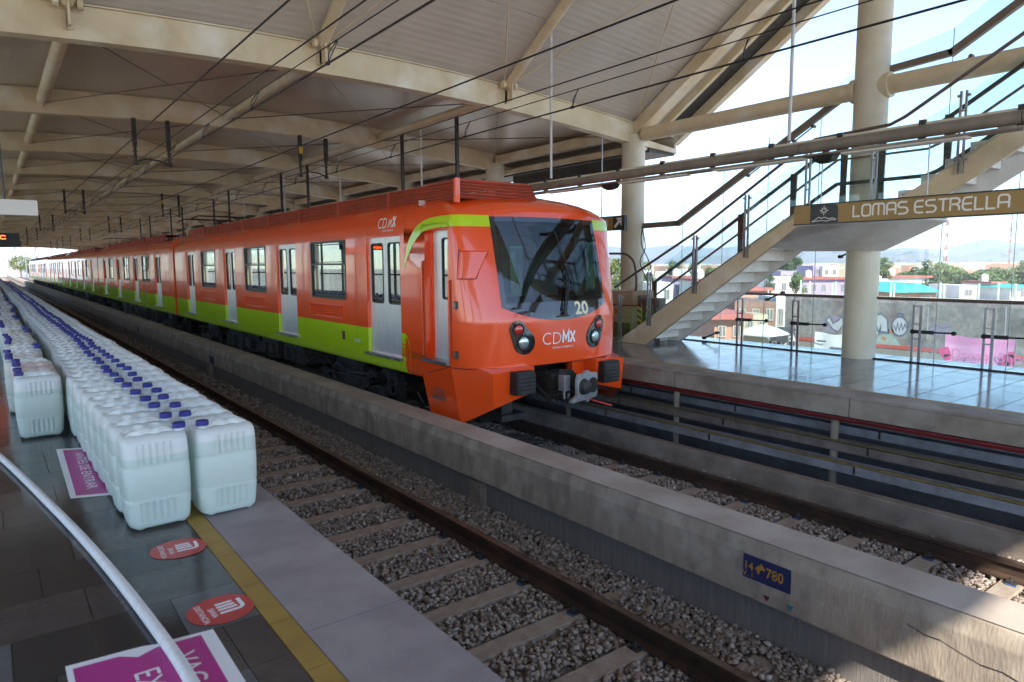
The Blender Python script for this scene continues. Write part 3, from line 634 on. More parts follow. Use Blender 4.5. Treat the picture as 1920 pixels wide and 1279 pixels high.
# longitudinal tie tube between far columns
t = thing('tie_tube', 'thick cream horizontal tube joining the two big columns under the open sky', 'beam', (10.62, 7.4, 4.0))
g = MB(); g.tube([(10.62, 9.5, 3.985), (10.62, 5.32, 3.985)], .135, 18); g.build('tube', M['cream'], t, smooth=True)
g = MB(); g.tube([(10.62, 5.36, 3.985), (10.62, 5.27, 3.985)], .175, 18); g.build('weld_collar', M['cream'], t, smooth=True)
t = thing('tie_tube', 'thick cream horizontal tube running from the big column out of the right edge', 'beam', (10.62, 2.6, 4.0))
g = MB(); g.tube([(10.62, 4.90, 3.985), (10.62, .4, 3.985)], .135, 18); g.build('tube', M['cream'], t, smooth=True)
g = MB(); g.tube([(10.62, 4.93, 3.985), (10.62, 4.80, 3.985)], .18, 18); g.build('weld_collar', M['cream'], t, smooth=True)

# ------------------------------------------------------------------ hanging conduit with lamps along the far platform edge
t = thing('conduit_rail', 'long grey hanging conduit with lamp housings running above the far platform edge', 'conduit', (7.45, 6, 2.7)); CON = t
y = -2.0
while y < 90:
    g = MB(); g.tube([(7.42, y+.004, 2.70), (7.42, min(y+2.1, 90)-.004, 2.70)], .062, 14); g.build('pipe', M['conduit_pipe'], t, smooth=True); y += 2.1
g = MB(); g.box(7.50, 7.515, -2, 90, 2.66, 2.80); g.build('back_plate', M['cream_col'], t)
g = MB(); g.box(7.40, 7.60, -2, 90, 2.605, 2.625); g.build('base_plate', M['concrete'], t)
y = .55
while y < 40:
    g = MB(); g.box(7.485, 7.53, y, y+.06, 2.63, 2.825); g.build('clip', M['dark_steel'], t); y += .83
y = 1.0
while y < 30:
    g = MB(); g.box(7.43, 7.57, y, y+1.2, 2.585, 2.604); g.build('lamp_housing', M['stair_white'], t); y += 1.65
for yy, lb in ((4.48, 'second'), (8.69, 'first')):
    pass
for k in range(14):
    yy = .27+4.21*k
    g = MB(); g.tube([(7.46, yy, 2.82), (7.46, yy, 4.42 if yy > 9.8 else ztop(7.46)+K*(9.8-yy)+.0)], .020, 8); g.build('hanger_rod', M['white_rod'], t, smooth=True)
for yy in (11.4, 13.6, 19.2, 21.4, 27.2, 29.4, 35, 37.5, 43, 46):
    g = MB(); g.box(7.38, 7.44, yy, yy+.06, 2.76, 4.40); g.build('hanger_post', M['dark_steel'], t)
for yy, lb in ((7.35, 'small dark loudspeaker under the hanging conduit, left of the near column'), (4.05, 'small dark loudspeaker under the hanging conduit, above the sign')):
    t = thing('loudspeaker', lb, 'loudspeaker', (7.48, yy, 2.56))
    g = MB(); g.loft([[(7.40,yy-.13,2.60),(7.56,yy-.13,2.60),(7.56,yy+.13,2.60),(7.40,yy+.13,2.60)],[(7.42,yy-.10,2.54),(7.54,yy-.10,2.54),(7.54,yy+.10,2.54),(7.42,yy+.10,2.54)],[(7.45,yy-.03,2.515),(7.51,yy-.03,2.515),(7.51,yy+.05,2.515),(7.45,yy+.05,2.515)]], closed=True, capa=True, capb=True); g.build('speaker_body', M['black'], t, bevel=.006)

# ------------------------------------------------------------------ station signs
t = thing('station_sign', 'long gold station sign reading LOMAS ESTRELLA with black emblem square', 'sign', (7.5, 3.2, 2.07))
SX = 7.5; yA, yB = 4.405, 1.35; zt, zb = 2.068, 1.862
g = MB(); g.box(SX, SX+.05, yB, yA, zb, zt); g.build('sign_board', M['gold'], t, bevel=.003)
g = MB(); g.box(SX-.006, SX+.056, yB, yA+.006, zt+.001, zt+.012); g.box(SX-.006, SX+.056, yB, yA+.006, zb-.012, zb-.001); g.build('sign_frame', M['sign_black'], t)
rt = (0,-1,0); up = (0,0,1)
g = MB(); y1_, y2_ = 4.205, 3.885; pts = [(y1_, zb+.001), (y1_, zt-.001), (y2_+.05, zt-.001)]+[(y2_+.05-.05*math.sin(R(a)), zt-.051+.05*math.cos(R(a))) for a in (30, 60, 90)]+[(y2_, zb+.001)]
g.add([(SX-.0015, p[0], p[1]) for p in pts], [tuple(range(len(pts)))]); g.build('emblem_square', M['sign_black'], t, fixn=False)
g = MB(); o = Vector((SX, 4.045, zb+.138))
for k in range(8):
    a = R(22.5+45*k) if False else R(45*k); L_ = .050 if k % 2 == 0 else .040
    strokes(g, [[(math.cos(a)*.014, math.sin(a)*.014), (math.cos(a)*L_, math.sin(a)*L_)]], o, rt, up, 1, 1, .009, .0025)
strokes(g, [[(-.14,.0),(-.10,.02),(-.06,.048),(-.03,.035),(.01,.045),(.06,.025),(.10,.035),(.14,.018)],[(-.14,0),(-.02,.012),(.03,.002),(.09,.014),(.14,.01)]], Vector((SX, 4.045, zb+.018)), rt, up, 1, 1, .007, .0025)
g.build('emblem', M['white_paint'], t, fixn=False)
g = MB(); station_text(g, 'LOMAS ESTRELLA', (SX, 3.715, zb+.052), rt, up, .118, .0185, .0025); g.build('lettering', M['white_paint'], t, fixn=False)
for yy in (4.1, 3.0, 1.9): g = MB(); g.tube([(SX+.025, yy, zt+.01), (SX+.02, yy, 2.61)], .007, 6); g.build('hanger', M['grey_steel'], t)
t = thing('direction_sign', 'small gold platform sign reading ANDEN with a white arrow beside the column', 'sign', (9.8, 10.2, 2.3))
g = MB(); g.box(9.8, 9.86, 9.27, 11.2, 2.07, 2.335); g.build('sign_board', M['gold'], t)
g = MB(); g.box(9.79, 9.87, 9.245, 9.268, 2.05, 2.355); g.box(9.79, 9.87, 9.27, 11.2, 2.337, 2.35); g.build('sign_frame', M['sign_black'], t)
g = MB(); g.add([(9.7985, 9.27, 2.072), (9.7985, 9.56, 2.072), (9.7985, 9.56, 2.333), (9.7985, 9.27, 2.333)], [(0,3,2,1)]); g.build('arrow_square', M['sign_black'], t, fixn=False)
g = MB(); station_text(g, 'ANDEN', (9.8, 10.25, 2.15), rt, up, .125, .02, .0025)
o = Vector((9.8, 9.51, 2.10)); strokes(g, [[(0,.03),(.14,.16)]], o, rt, up, 1, 1, .06, .003); strokes(g, [[(.05,.19),(.17,.19),(.17,.06)]], o, rt, up, 1, 1, .035, .0032); g.build('lettering', M['white_paint'], t, fixn=False)
g = MB(); g.tube([(9.83, 9.9, 2.35), (9.83, 9.9, 4.15)], .012, 6); g.build('hanger', M['grey_steel'], t)
# near-left hanging things
t = thing('display_panel', 'blank pale sign panel hanging at the left edge of the photo', 'sign', (.2, 12, 2.3))
g = MB(); g.box(-.9, .637, 12.0, 12.08, 2.155, 2.372); g.build('panel', M['white_paint'], t, bevel=.004)
for x in (-.6, .262): g = MB(); g.tube([(x-.02, 12.04, 4.1), (x+.0, 12.04, 2.37)], .016, 6); g.build('hanger', M['green_steel'], t)
t = thing('led_display', 'black display with glowing red orange text hanging at the far left', 'display', (.3, 20, 2.1))
g = MB(); g.box(-.8, .655, 20.0, 20.12, 1.905, 2.225); g.build('case', M['black'], t, bevel=.01)
M['led'] = mat('led_red', (.6,.05,.01), None, emit=((1.0,.10,.02), 2.4))
text('lettering', 'TLAHUAC', (-.52, 20.0, 2.08), (1,0,0), (0,0,1), .13, M['led'], t, bold=.02, thick=.003, stretch=1.55)
text('lettering', 'ANDEN 1', (-.75, 20.0, 1.95), (1,0,0), (0,0,1), .10, M['led'], t, bold=.02, thick=.003, stretch=1.55)
g = MB(); g.tube([(-.1, 20.06, 2.22), (-.1, 20.06, 4.2)], .02, 6); g.build('hanger', M['dark_steel'], t)
t = thing('post', 'dark brown post crossing the upper left edge of the photo', 'post', (-.16, 4.2, 0))
M['post_brown'] = mat('post_brown', (.035,.022,.018), (.05,.035,.03), 5, .5)
g = MB(); g.box(-.32, .043, 4.0, 4.3, 1.84, 7.2); g.build('shaft', M['post_brown'], t, bevel=.02)

# ------------------------------------------------------------------ overhead line
def wires(xc, side, lab, hang_y):
    for (dx, z, r, nm) in ((-.12, 4.02, .012, 'upper black cable'), (.0, 3.62, .008, 'middle wire'), (.10, 3.53, .006, 'second thin wire'), (.0, 3.30, .010, 'lowest contact wire')):
        g = MB(); g.tube([(xc+dx, YS+2, z+.02), (xc+dx, 2.0, z-.0), (xc+dx, 14.6, z), (xc+dx, 60, z), (xc+dx, 118, z), (xc+dx, 240, z+.3)], r, 6)
        tag(g.build('overhead_wire', M['wire'], smooth=True), nm+' of the overhead line above the '+lab, 'wire')
    y = 1.6; k = 0
    while y < 50:
        g = MB(); x = xc; g.tube([(x+.10, y, 3.53), (x+.01, y, 3.40), (x, y, 3.30)], .006, 5); g.tube([(x+.12, y+.04, 3.53), (x+.04, y+.02, 3.38), (x, y, 3.30)], .005, 5); g.box(x-.012, x+.012, y-.02, y+.03, 3.285, 3.315)
        tag(g.build('wire_dropper', M['wire']), 'thin dropper loop hanging the contact wire above the '+lab, 'dropper', 'droppers above the '+lab); y += 2.35; k += 1
wires(2.67, 1, 'near track', None)
wires(5.75, 1, 'train', None)
def hanger_pair(xc, y, lab, yel=False):
    t = thing('line_support', lab, 'line support', (xc, y, 4.1), 'pairs of insulated arms carrying the overhead line')
    for x in (xc-.285, xc+.285):
        g = MB(); g.box(x-.035, x+.035, y-.05, y+.03, 3.66, ztop(x)-.38); g.build('arm', M['under2'], t)
        g = MB()
        for k in range(7): g.tube([(x, y, 3.64-.045*k), (x, y, 3.625-.045*k)], .045 if k % 2 == 0 else .03, 8)
        g.tube([(x, y, 3.67), (x, y, 3.33)], .022, 8); g.build('insulator', M['dark_steel'], t)
        g = MB(); g.tube([(x, y, 3.34), (x, y, 3.30)], .045, 8); g.build('clamp', M['dark_steel'], t)
    g = MB(); g.tube([(xc-.285, y, 3.35), (xc-.12, y, 3.42), (xc+.12, y, 3.40), (xc+.285, y, 3.33)], .014, 6); g.build('cross_rod', M['dark_steel'], t, smooth=True)
    if yel: g = MB(); g.box(xc-.285-.04, xc-.285+.04, y-.056, y-.051, 3.78, 3.92); g.build('number_plate', M['yellow'], t)
nm_ = ['nearest', 'second', 'third', 'fourth', 'fifth', 'sixth']
for k in range(6):
    y = 14.5+14.4*k
    hanger_pair(2.615, y, f'{nm_[k]} pair of insulated arms over the near track')
    hanger_pair(5.73, y, f'{nm_[k]} pair of insulated arms over the train roof', True)
# ------------------------------------------------------------------ jerrycans
def can_meshes():
    w, d, h = .168, .143, .545
    def ring(z, sx, sy, rib=0, n=44, wave=0):
        out = []
        for k in range(n):
            th = 2*math.pi*(k+.5)/n; c, s_ = math.cos(th), math.sin(th)
            x = abs(c)**(2/5.5)*math.copysign(1, c)*sx; y = abs(s_)**(2/5.5)*math.copysign(1, s_)*sy
            if rib:
                if abs(s_) > .55 and abs(x) < .085: y -= math.copysign(rib*(.5+.5*math.cos(x*2*math.pi/.034)), s_)
                if abs(c) > .6 and abs(y) < .06: x -= math.copysign(rib*(.5+.5*math.cos(y*2*math.pi/.034)), c)
            out.append((x, y, z))
        return out
    g = MB(); rs = []
    rs.append([(p[0], p[1], .012) for p in ring(0, w*.70, d*.70)])
    rs.append([(x, y, .006+.010*(.5+.5*math.cos(x*2*math.pi/.07))) for x, y, z in ring(0, w*.86, d*.86)])
    rs += [ring(.022, w*.90, d*.92), ring(.05, w*.93, d*.95, .008), ring(.10, w*.955, d*.97, .010), ring(.15, w*.98, d*.985, .007), ring(.165, w*.985, d*.985, 0), ring(.172, w*.958, d*.965), ring(.180, w*.99, d*.99)]
    rs += [ring(.27, w, d), ring(.345, w*1.0, d), ring(.352, w*.975, d*.975), ring(.360, w*.998, d*.998), ring(.38, w*.995, d*.995, .008), ring(.43, w*.99, d*.985, .010), ring(.468, w*.975, d*.965, .003), ring(.488, w*.955, d*.88), ring(.504, w*.91, d*.74), ring(.510, w*.84, d*.60)]
    g.loft(rs, closed=True, capa=True, capb=True)
    # wavy twin ridges and a carrying grip moulded along the top
    for s_ in (-1, 1):
        rr = []
        for k in range(19):
            x = -.115+.250*k/18; zz = .544+.006*math.cos(k*1.05); yy = s_*(.050+.012*math.sin(k*1.05)); e_ = min(k, 18-k)/3; e_ = min(1, e_); zz = .512+(zz-.512)*e_
            wd = .020; rr.append([(x, yy-wd, .515), (x, yy-wd*.72, zz-.006*e_), (x, yy, zz), (x, yy+wd*.72, zz-.006*e_), (x, yy+wd, .515)])
        g.loft(rr, capa=False, capb=False)
    return g
def make_can(name='jerrycan', m='can1'):
    t = thing(name, 'x', 'jerrycan', (0,0,0)); g = can_meshes()
    b = g.build('can_body', M[m], t, smooth=True, ang=60)
    g = MB(); g.tube([(-.125, -.085, .515), (-.125, -.085, .535)], .026, 14); g.build('neck', M[m], t, smooth=True)
    g = MB(); rs = []
    for z, r in ((.530,.030),(.532,.033),(.556,.033),(.560,.029)):
        rs.append([(-.125+r*math.cos(2*math.pi*k/18)*(1+.05*(k % 2)), -.085+r*math.sin(2*math.pi*k/18)*(1+.05*(k % 2)), z) for k in range(18)])
    g.loft(rs, closed=True, capa=True, capb=True); g.build('cap', M['cap_blue'], t, smooth=True, ang=40)
    return t
P_ = {k: make_can('jerrycan', k) for k in ('can1', 'can2', 'can3', 'can_rose')}
ords = ['first','second','third','fourth','fifth','sixth','seventh','eighth','ninth','tenth','eleventh','twelfth','thirteenth','fourteenth','fifteenth','sixteenth','seventeenth','eighteenth','nineteenth','twentieth']
rowinfo = [('A', 1.02, 4.155, 'track edge row', -1), ('B', .655, 4.165, 'yellow line row', 1), ('C', .295, 6.98, 'third row from the track', -1), ('D', -.085, 14.7, 'leftmost row', -1)]
allc = []
for nm, x0, y0, desc, capside in rowinfo:
    y = y0; k = 0; drift = 0
    while y < 56:
        drift = .8*drift + rnd.uniform(-.008, .008)
        allc.append([y, x0+drift+rnd.uniform(-.006, .006)+(.02*math.sin(y*.7) if nm != 'A' else 0)-(.055 if nm == 'C' and k >= 4 else 0), nm, k, desc, capside]); y += .322+rnd.uniform(-.012, .014); k += 1
allc.sort(key=lambda c: c[0])
used = set(); rest = []
for idx, (y, x, nm, k, desc, cs) in enumerate(allc):
    if idx >= 300: rest.append((x, y, cs)); continue
    if nm == 'C' and k in (0, 1, 2): key = 'can_rose' if k else 'can2'
    elif nm in 'CDE' and k < 60: key = rnd.choice(['can3', 'can3', 'can1'])
    else: key = rnd.choice(['can1', 'can1', 'can2'])
    if key in used: o = copy_tree(P_[key])
    else: o = P_[key]; used.add(key)
    o.location = (x, y, .001); flip = (cs == 1)
    if nm == 'C' and k > 6 and (k % 9) > 4: flip = True
    o.rotation_euler = (rnd.uniform(-.010, .010), rnd.uniform(-.012, .012), rnd.uniform(-.06, .06)); o.scale = (1, 1, rnd.uniform(.985, 1.012))
    if flip: o.scale.x = -1                         # caps sit on the other side in this row
    if k < 20: lb = f'{ords[k]} milky jerrycan from the front of the {desc}'
    else: lb = f'milky white jerrycan far back in the {desc}'
    if nm == 'A' and k == 0: lb = 'nearest milky jerrycan on the right, right at the track edge, blue cap on its left'
    if nm == 'B' and k == 0: lb = 'nearest milky jerrycan of all, front of the row beside the yellow line'
    if nm == 'C' and k == 0: lb = 'half filled jerrycan heading the third row, above the small magenta banner'
    o['label'] = lb; o['group'] = 'jerrycans standing in rows on the platform'; o['category'] = 'jerrycan'
for k, o in P_.items():
    if k not in used: o.location = (.655, 57, 0)
g = MB()
for x, y, cs in rest:
    w, d = .163, .148; g.loft([[(x-w*s, y-d*s, z), (x+w*s, y-d*s, z), (x+w*s, y+d*s, z), (x-w*s, y+d*s, z)] for z, s in ((.002,.9),(.05,1),(.47,1),(.52,.9),(.545,.4))], closed=True, capb=True)
    g.box(x-cs*-.125-.03, x-cs*-.125+.03, y-.115, y-.055, .53, .558, 1)
tag(g.build('distant_jerrycans', [M['can3'], M['cap_blue']]), 'far end of the jerrycan rows, white cans with blue caps fading down the platform', 'jerrycans', kind='stuff')

# white hose lying across the floor
from mathutils import geometry
hp = [(-.35, 8.4), (-.12, 6.815), (.032, 5.881), (.169, 4.951), (.271, 4.215), (.335, 3.693), (.383, 3.24), (.418, 2.848), (.439, 2.574), (.449, 2.332), (.455, 2.119), (.47, 1.7), (.52, 1.2)]
def catmull(P, n=6):
    out = []
    for i in range(len(P)-1):
        p0 = P[max(i-1,0)]; p1 = P[i]; p2 = P[i+1]; p3 = P[min(i+2, len(P)-1)]
        for k in range(n):
            t = k/n; out.append(tuple(.5*((2*p1[j])+(-p0[j]+p2[j])*t+(2*p0[j]-5*p1[j]+4*p2[j]-p3[j])*t*t+(-p0[j]+3*p1[j]-3*p2[j]+p3[j])*t**3) for j in range(len(p1))))
    out.append(P[-1]); return out
g = MB(); g.tube([(x, y, .025) for x, y in catmull(hp)], .022, 16); tag(g.build('hose', M['hose'], smooth=True), 'thick white hose curving across the dark floor tiles in the foreground', 'hose')

# ------------------------------------------------------------------ stairs
ST = thing('staircase', 'concrete staircase with pale underside rising towards the right from the far platform', 'staircase', (9.9, 7, P2Z))
XN, XF = 9.35, 10.38
def zs(y): return P2Z+.06+.612*(8.93-y)               # top line of lower flight stringer
def flight(yA, zA, yB, zB, n, nm):
    rise = (zB-zA)/n; run = (yA-yB)/n
    for k in range(n):
        y = yA-run*k; z = zA+rise*(k+1)
        g = MB(); g.box(XN+.06, XF-.06, y-run-.03, y, z-.045, z); g.box(XN+.06, XF-.06, y-.045, y-.002, z-rise-.085, z-.046)
        g.build('step', M['stair_white'], ST, bevel=.006, seg=1)
def stringer(x0, x1, pts, nm='stringer', mt='cream'):
    g = MB(); g.prism([(x0, y, z) for y, z in pts], (x1-x0, 0, 0)); return g.build(nm, M[mt], ST, bevel=.008, seg=1)
flight(8.62, P2Z, 5.46, 2.06, 12, 'a')
flight(4.10, 2.17, 1.2, 4.0, 11, 'b')
for x0, x1 in ((XN, XN+.06), (XF-.06, XF)):
    m_ = 'cream' if x0 == XN else 'stair_white'
    stringer(x0, x1, [(9.0, P2Z+.001), (8.93, P2Z+.05), (5.44, 2.165), (5.10, 2.21), (5.10, 1.96), (5.42, 1.945), (8.28, P2Z+.001)], mt=m_)
    stringer(x0, x1, [(4.30, 2.20), (4.08, 2.215), (1.0, 4.14), (1.0, 3.84), (3.88, 2.00), (4.30, 1.98)], mt=m_)
# landing with its sloping soffit
g = MB()
P = [(XN,5.5,2.18),(XN,4.05,2.2),(XF+.15,4.05,2.2),(XF+.15,5.5,2.18),(XN+.0,5.98,1.66),(XN,5.42,1.94),(XN,3.95,1.98),(XF+.1,5.95,1.60),(XF+.1,4.72,1.58),(XF+.15,3.90,1.98),(XN+.1,4.75,1.93)]
g.add(P, [(0,3,2,1),(0,1,6,5),(3,7,8,2),(2,8,9),(5,4,7,8,10),(5,10,6),(10,8,9,6),(0,5,4,7,3),(1,2,9,6)])
g.build('landing', M['stair_white'], ST, bevel=.004, seg=1)
g = MB(); g.box(XN-.004, XN+.003, 4.30, 5.10, 1.965, 2.195); g.build('landing_edge', M['cream'], ST)
# grey twin-bar posts, handrail and glass on the track side
def stair_z(y):
    if y > 5.45: return zs(y)
    if y > 4.07: return 2.18
    return 2.19+.625*(4.07-y)
XG = XN+.0
for y in (8.88, 8.18, 7.2, 6.25, 5.28, 4.37, 3.37, 2.45):
    g = MB(); z0 = stair_z(y)-.16
    zt_ = stair_z(y)+.80
    for dy in (-.036, .022): g.box(XG-.045, XG-.015, y+dy, y+dy+.014+.008, z0, zt_)
    for zz in (z0+.12, z0+.42, z0+.72): g.box(XG-.04, XG-.02, y-.014, y+.022, zz, zz+.02)
    p = g.build('baluster_post', M['grey_steel'], ST)
    g = MB()
    for zz in (z0+.15, zt_-.07): g.box(XG-.05, XG-.012, y-.065, y-.038, zz, zz+.03); g.box(XG-.05, XG-.012, y+.046, y+.07, zz, zz+.03)
    g.build('glass_clamp', M['grey_steel'], p)
hr = [(9.02,.99),(7.2,1.93),(5.38,3.05),(5.2,3.13),(4.2,3.17),(4.02,3.24),(2.83,3.93),(1.6,4.7)]
g = MB(); g.tube([(XG-.03, y, z) for y, z in hr], .022, 10); g.build('handrail', M['wine_steel'], ST, smooth=True)
ys = [8.84, 8.22, 7.24, 6.29, 5.32, 4.41, 3.41, 2.49]
for a, b in zip(ys[:-1], ys[1:]):
    b2 = b; g = MB(); P = [(XG-.03, a-.06, stair_z(a-.06)-.02), (XG-.03, b2, stair_z(b2)-.02), (XG-.03, b2, stair_z(b2)+.74), (XG-.03, a-.06, stair_z(a-.06)+.74)]
    g.prism(P, (.008, 0, 0)); g.build('glass_panel', M['glass'], ST)
# dark green inner railing on the far side
XR = XF-.03
pl = [(8.95, 0), (8.0, 0), (7.05, 0), (6.1, 0), (5.3, 0), (4.75, 0), (3.9, 0), (3.0, 0), (2.1, 0)]
for y, _ in pl:
    z0 = stair_z(y)-.05; g = MB(); g.prism([(XR-.02, y-.055, z0), (XR-.02, y+.055, z0), (XR-.02, y+.04, z0+.45), (XR-.02, y+.055, z0+1.13), (XR-.02, y-.055, z0+1.13), (XR-.02, y-.04, z0+.45)], (.03, 0, 0)); g.tube([(XR-.03, y, z0+.98), (XR-.02, y, z0+.98)], .012, 8)
    g.build('rail_post', M['green_steel'], ST)
for dz, hh, m_ in ((1.05,.05,'green_steel'), (.78,.028,'wine_steel'), (.42,.05,'green_steel')):
    g = MB(); P = [(XR, y, stair_z(y)+dz-(.0 if y > 5.4 else .0)) for y in (9.0, 5.55, 5.40, 4.15, 4.0, 1.5)]
    for a, b in zip(P[:-1], P[1:]): g.bar(a, b, .035, hh)
    g.build('side_rail', M[m_], ST)
# small struts for the glass under the stairs
for k, (y, z) in enumerate(((5.35,1.55),(6.6,.83),(7.9,.05))):
    t = thing('glass_strut', ['upper','middle','lower'][k]+' black arm bracing the tall glass just under the stair flight', 'strut', (10.7, y, z+.04))
    g = MB(); g.tube([(10.72, y+.14, z-.04), (10.74, y-.14, z+.08)], .014, 6); g.tube([(10.70, y+.14, z-.04), (10.78, y+.14, z-.04)], .028, 8); g.tube([(10.70, y-.14, z+.08), (10.78, y-.14, z+.08)], .028, 8); g.build('arm', M['black'], t)

# ------------------------------------------------------------------ tall outer glass wall, its tube and the low railing
GW = thing('glass_wall', 'tall glass wall along the outer edge of the far platform, stepped up beside the stairs', 'glass wall', (10.8, 6, P2Z))
top = [(60, 2.60), (9.6, 2.60), (8.68, 2.60), (5.38, 4.36), (4.09, 4.62), (3.2, 5.2), (1.8, 6.1), (-1, 6.1)]
def gtop(y):
    for (ya, za), (yb, zb) in zip(top[:-1], top[1:]):
        if yb <= y <= ya: return za+(zb-za)*(ya-y)/(ya-yb)
    return 2.6
ye = [1.4, 2.3, 3.2, 4.09, 4.99, 5.38, 5.95, 6.86, 7.76, 8.68, 9.85, 11.0, 12.15, 13.3]+[14.6+1.2*k for k in range(0, 20)]
for a, b in zip(ye[:-1], ye[1:]):
    g = MB(); x = 10.82; g.prism([(x, a+.005, P2Z), (x, b-.005, P2Z), (x, b-.005, gtop(b)), (x, a+.005, gtop(a))], (.010, 0, 0)); g.build('glass_panel', M['glass'], GW)
    g = MB(); g.box(x-.001, x+.011, a-.004, a+.004, P2Z, gtop(a)); g.build('joint_strip', M['grey_steel'], GW)
t = thing('sloping_rail', 'thick brown square tube following the stairs up along the tall glass', 'rail', (10.7, 8, 2.2))
def lump(pts, w, h, nm, m_):
    for a, b in zip(pts[:-1], pts[1:]): g = MB(); g.bar(a, b, w, h); g.build(nm, M[m_], t)
lump([(10.7, 9.56, 2.185), (10.7, 8.68, 2.20)], .08, .10, 'tube', 'tube_brown') if 'tube_brown' in M else None
M['tube_brown'] = mat('tube_brown', (.20,.16,.125), (.15,.12,.09), 5, .45)
lump([(10.7, 9.6, 2.185), (10.7, 8.66, 2.195)], .08, .10, 'tube', 'tube_brown')
lump([(10.7, 8.70, 2.18), (10.7, 5.38, 4.05)], .08, .10, 'tube', 'tube_brown')
lump([(10.7, 4.90, 4.22), (10.7, 4.04, 4.27)], .08, .09, 'tube', 'tube_brown')
lump([(10.7, 4.08, 4.25), (10.7, 2.2, 5.35)], .08, .10, 'tube', 'tube_brown')
for k, (y, z) in enumerate(((7.05, 3.05), (6.2, 3.52), (4.0, 4.15), (2.9, 4.62))):
    g = MB(); g.tube([(10.78, y+.17, z-.10), (10.74, y-.17, z+.08 if k != 2 else z+.02)], .012, 6); g.tube([(10.74, y+.17, z-.10), (10.80, y+.17, z-.10)], .028, 8); g.tube([(10.70, y-.17, z+.08 if k != 2 else z+.02), (10.78, y-.17, z+.08 if k != 2 else z+.02)], .028, 8); g.build('bracing_arm', M['wine_steel'], t)
RL = thing('railing', 'low platform railing with twin-bar posts, brown top rail and glass', 'railing', (10.65, 4, P2Z))
g = MB(); g.tube([(10.65, 7.45, .885), (10.65, -1, .885)], .022, 10); g.build('top_rail', M['wine_steel'], RL, smooth=True)
g = MB(); g.tube([(10.60, 9.5, P2Z+.008), (10.60, -1, P2Z+.008)], .012, 8); g.build('bottom_rail', M['dark_steel'], RL, smooth=True)
for y in (7.2, 6.14, 4.26, 3.36, 2.44):
    g = MB(); g.box(10.63, 10.655, y+.045, y+.075, P2Z, .80); g.box(10.63, 10.655, y-.055, y-.02, P2Z, .80)
    for zz in (.30, .52, .78): g.box(10.635, 10.65, y-.03, y+.055, zz, zz+.018)
    g.tube([(10.65, y+.05, .79), (10.65, y+.05, .87)], .008, 6)
    p = g.build('post', M['grey_steel'], RL)
    g = MB(); z = .415; g.tube([(10.62, y+.06, z), (10.68, y+.06, z)], .034, 10); g.box(10.635, 10.66, y-.18, y+.06, z-.025, z+.025); g.tube([(10.66, y-.17, z), (10.80, y-.42, z-.005)], .013, 6); g.tube([(10.655, y-.17, z), (10.68, y-.2, z)], .028, 8); g.tube([(10.77, y-.42, z-.005), (10.81, y-.42, z-.005)], .032, 8); g.build('glass_arm', M['black'], p)
for a, b in ((7.15, 6.2), (6.08, 5.35), (4.85, 4.32), (4.2, 3.42), (3.3, 2.5)):
    g = MB(); g.box(10.66, 10.668, b, a, P2Z+.03, .82); g.build('glass_panel', M['glass'], RL)
# clutter behind the foot of the stairs
t = thing('cabinet', 'large brown cabinet with orange labels behind the foot of the stairs', 'cabinet', (10.1, 10.1, P2Z))
g = MB(); g.box(9.62, 10.25, 8.85, 11.2, P2Z, .62); g.build('lower_box', M['brownbox'], t, bevel=.01)
g = MB(); g.box(9.66, 10.25, 8.88, 11.1, .64, .90); g.build('upper_box', M['brownbox'], t, bevel=.01)
M['olive'] = mat('olive_cloth', (.10,.10,.03), (.07,.07,.03), 5, .8)
g = MB(); g.box(9.60, 9.617, 8.9, 9.9, P2Z+.05, .30); g.build('olive_panel', M['olive'], t)
M['orange_label'] = mat('orange_label', (.45,.16,.03), None, rough=.6)
g = MB(); g.box(9.61, 9.618, 9.15, 9.32, .47, .56); g.box(9.61, 9.618, 8.86, 11.1, .40, .412); g.build('orange_label', M['orange_label'], t)
g = MB(); g.tube([(9.7, 9.5, .90), (9.7, 9.5, .97)], .03, 8); g.build('yellow_lamp', M['yellow'], t)
t = thing('hazard_board', 'yellow and black striped boards leaning beside the brown cabinet', 'barrier', (9.6, 8.6, P2Z))
for k, yy in enumerate((8.62, 8.42)):
    g = MB(); g.box(9.56, 9.575, yy-.05, yy+.05, .12, .66); b = g.build('board', M['yellow'], t)
    g = MB()
    for j in range(5): z = .16+.11*j; g.add([(9.5585, yy-.05, z), (9.5585, yy+.05, z+.05), (9.5585, yy+.05, z+.10), (9.5585, yy-.05, z+.05)], [(0,1,2,3)])
    g.build('stripe', M['black'], b, fixn=False)
g = MB(); g.tube([(9.60, 8.74, P2Z), (9.60, 8.70, .68)], .008, 5); g.tube([(9.60, 8.30, P2Z), (9.60, 8.34, .68)], .008, 5); g.build('frame', M['grey_steel'], t)
g = MB(); g.tube(catmull([(9.8, 10.9, 1.60), (9.8, 9.45, 1.62), (9.8, 9.1, 1.55), (9.8, 8.96, 1.35), (9.8, 8.93, .95), (9.8, 9.05, .80)], 5), .022, 8); tag(g.build('bent_pipe', M['wine_steel'], smooth=True), 'bent dark pipe curving down in front of the column by the stairs', 'pipe')
g = MB(); g.tube(catmull([(10.4, 9.35, 2.15), (10.4, 9.25, 1.75), (10.4, 9.38, 1.45), (10.4, 9.2, 1.1), (10.4, 9.1, .7)], 6), .010, 6); g.tube(catmull([(10.4, 9.33, 2.15), (10.4, 9.35, 1.8), (10.4, 9.12, 1.4), (10.4, 9.0, .8)], 6), .010, 6)
tag(g.build('hanging_cable', M['wire'], smooth=True), 'two thin dark cables hanging beside the column behind the stairs', 'cable')
t = thing('drum', 'dark reddish machine drum beside the bent pipe behind the stairs', 'machine', (9.9, 8.8, .6))
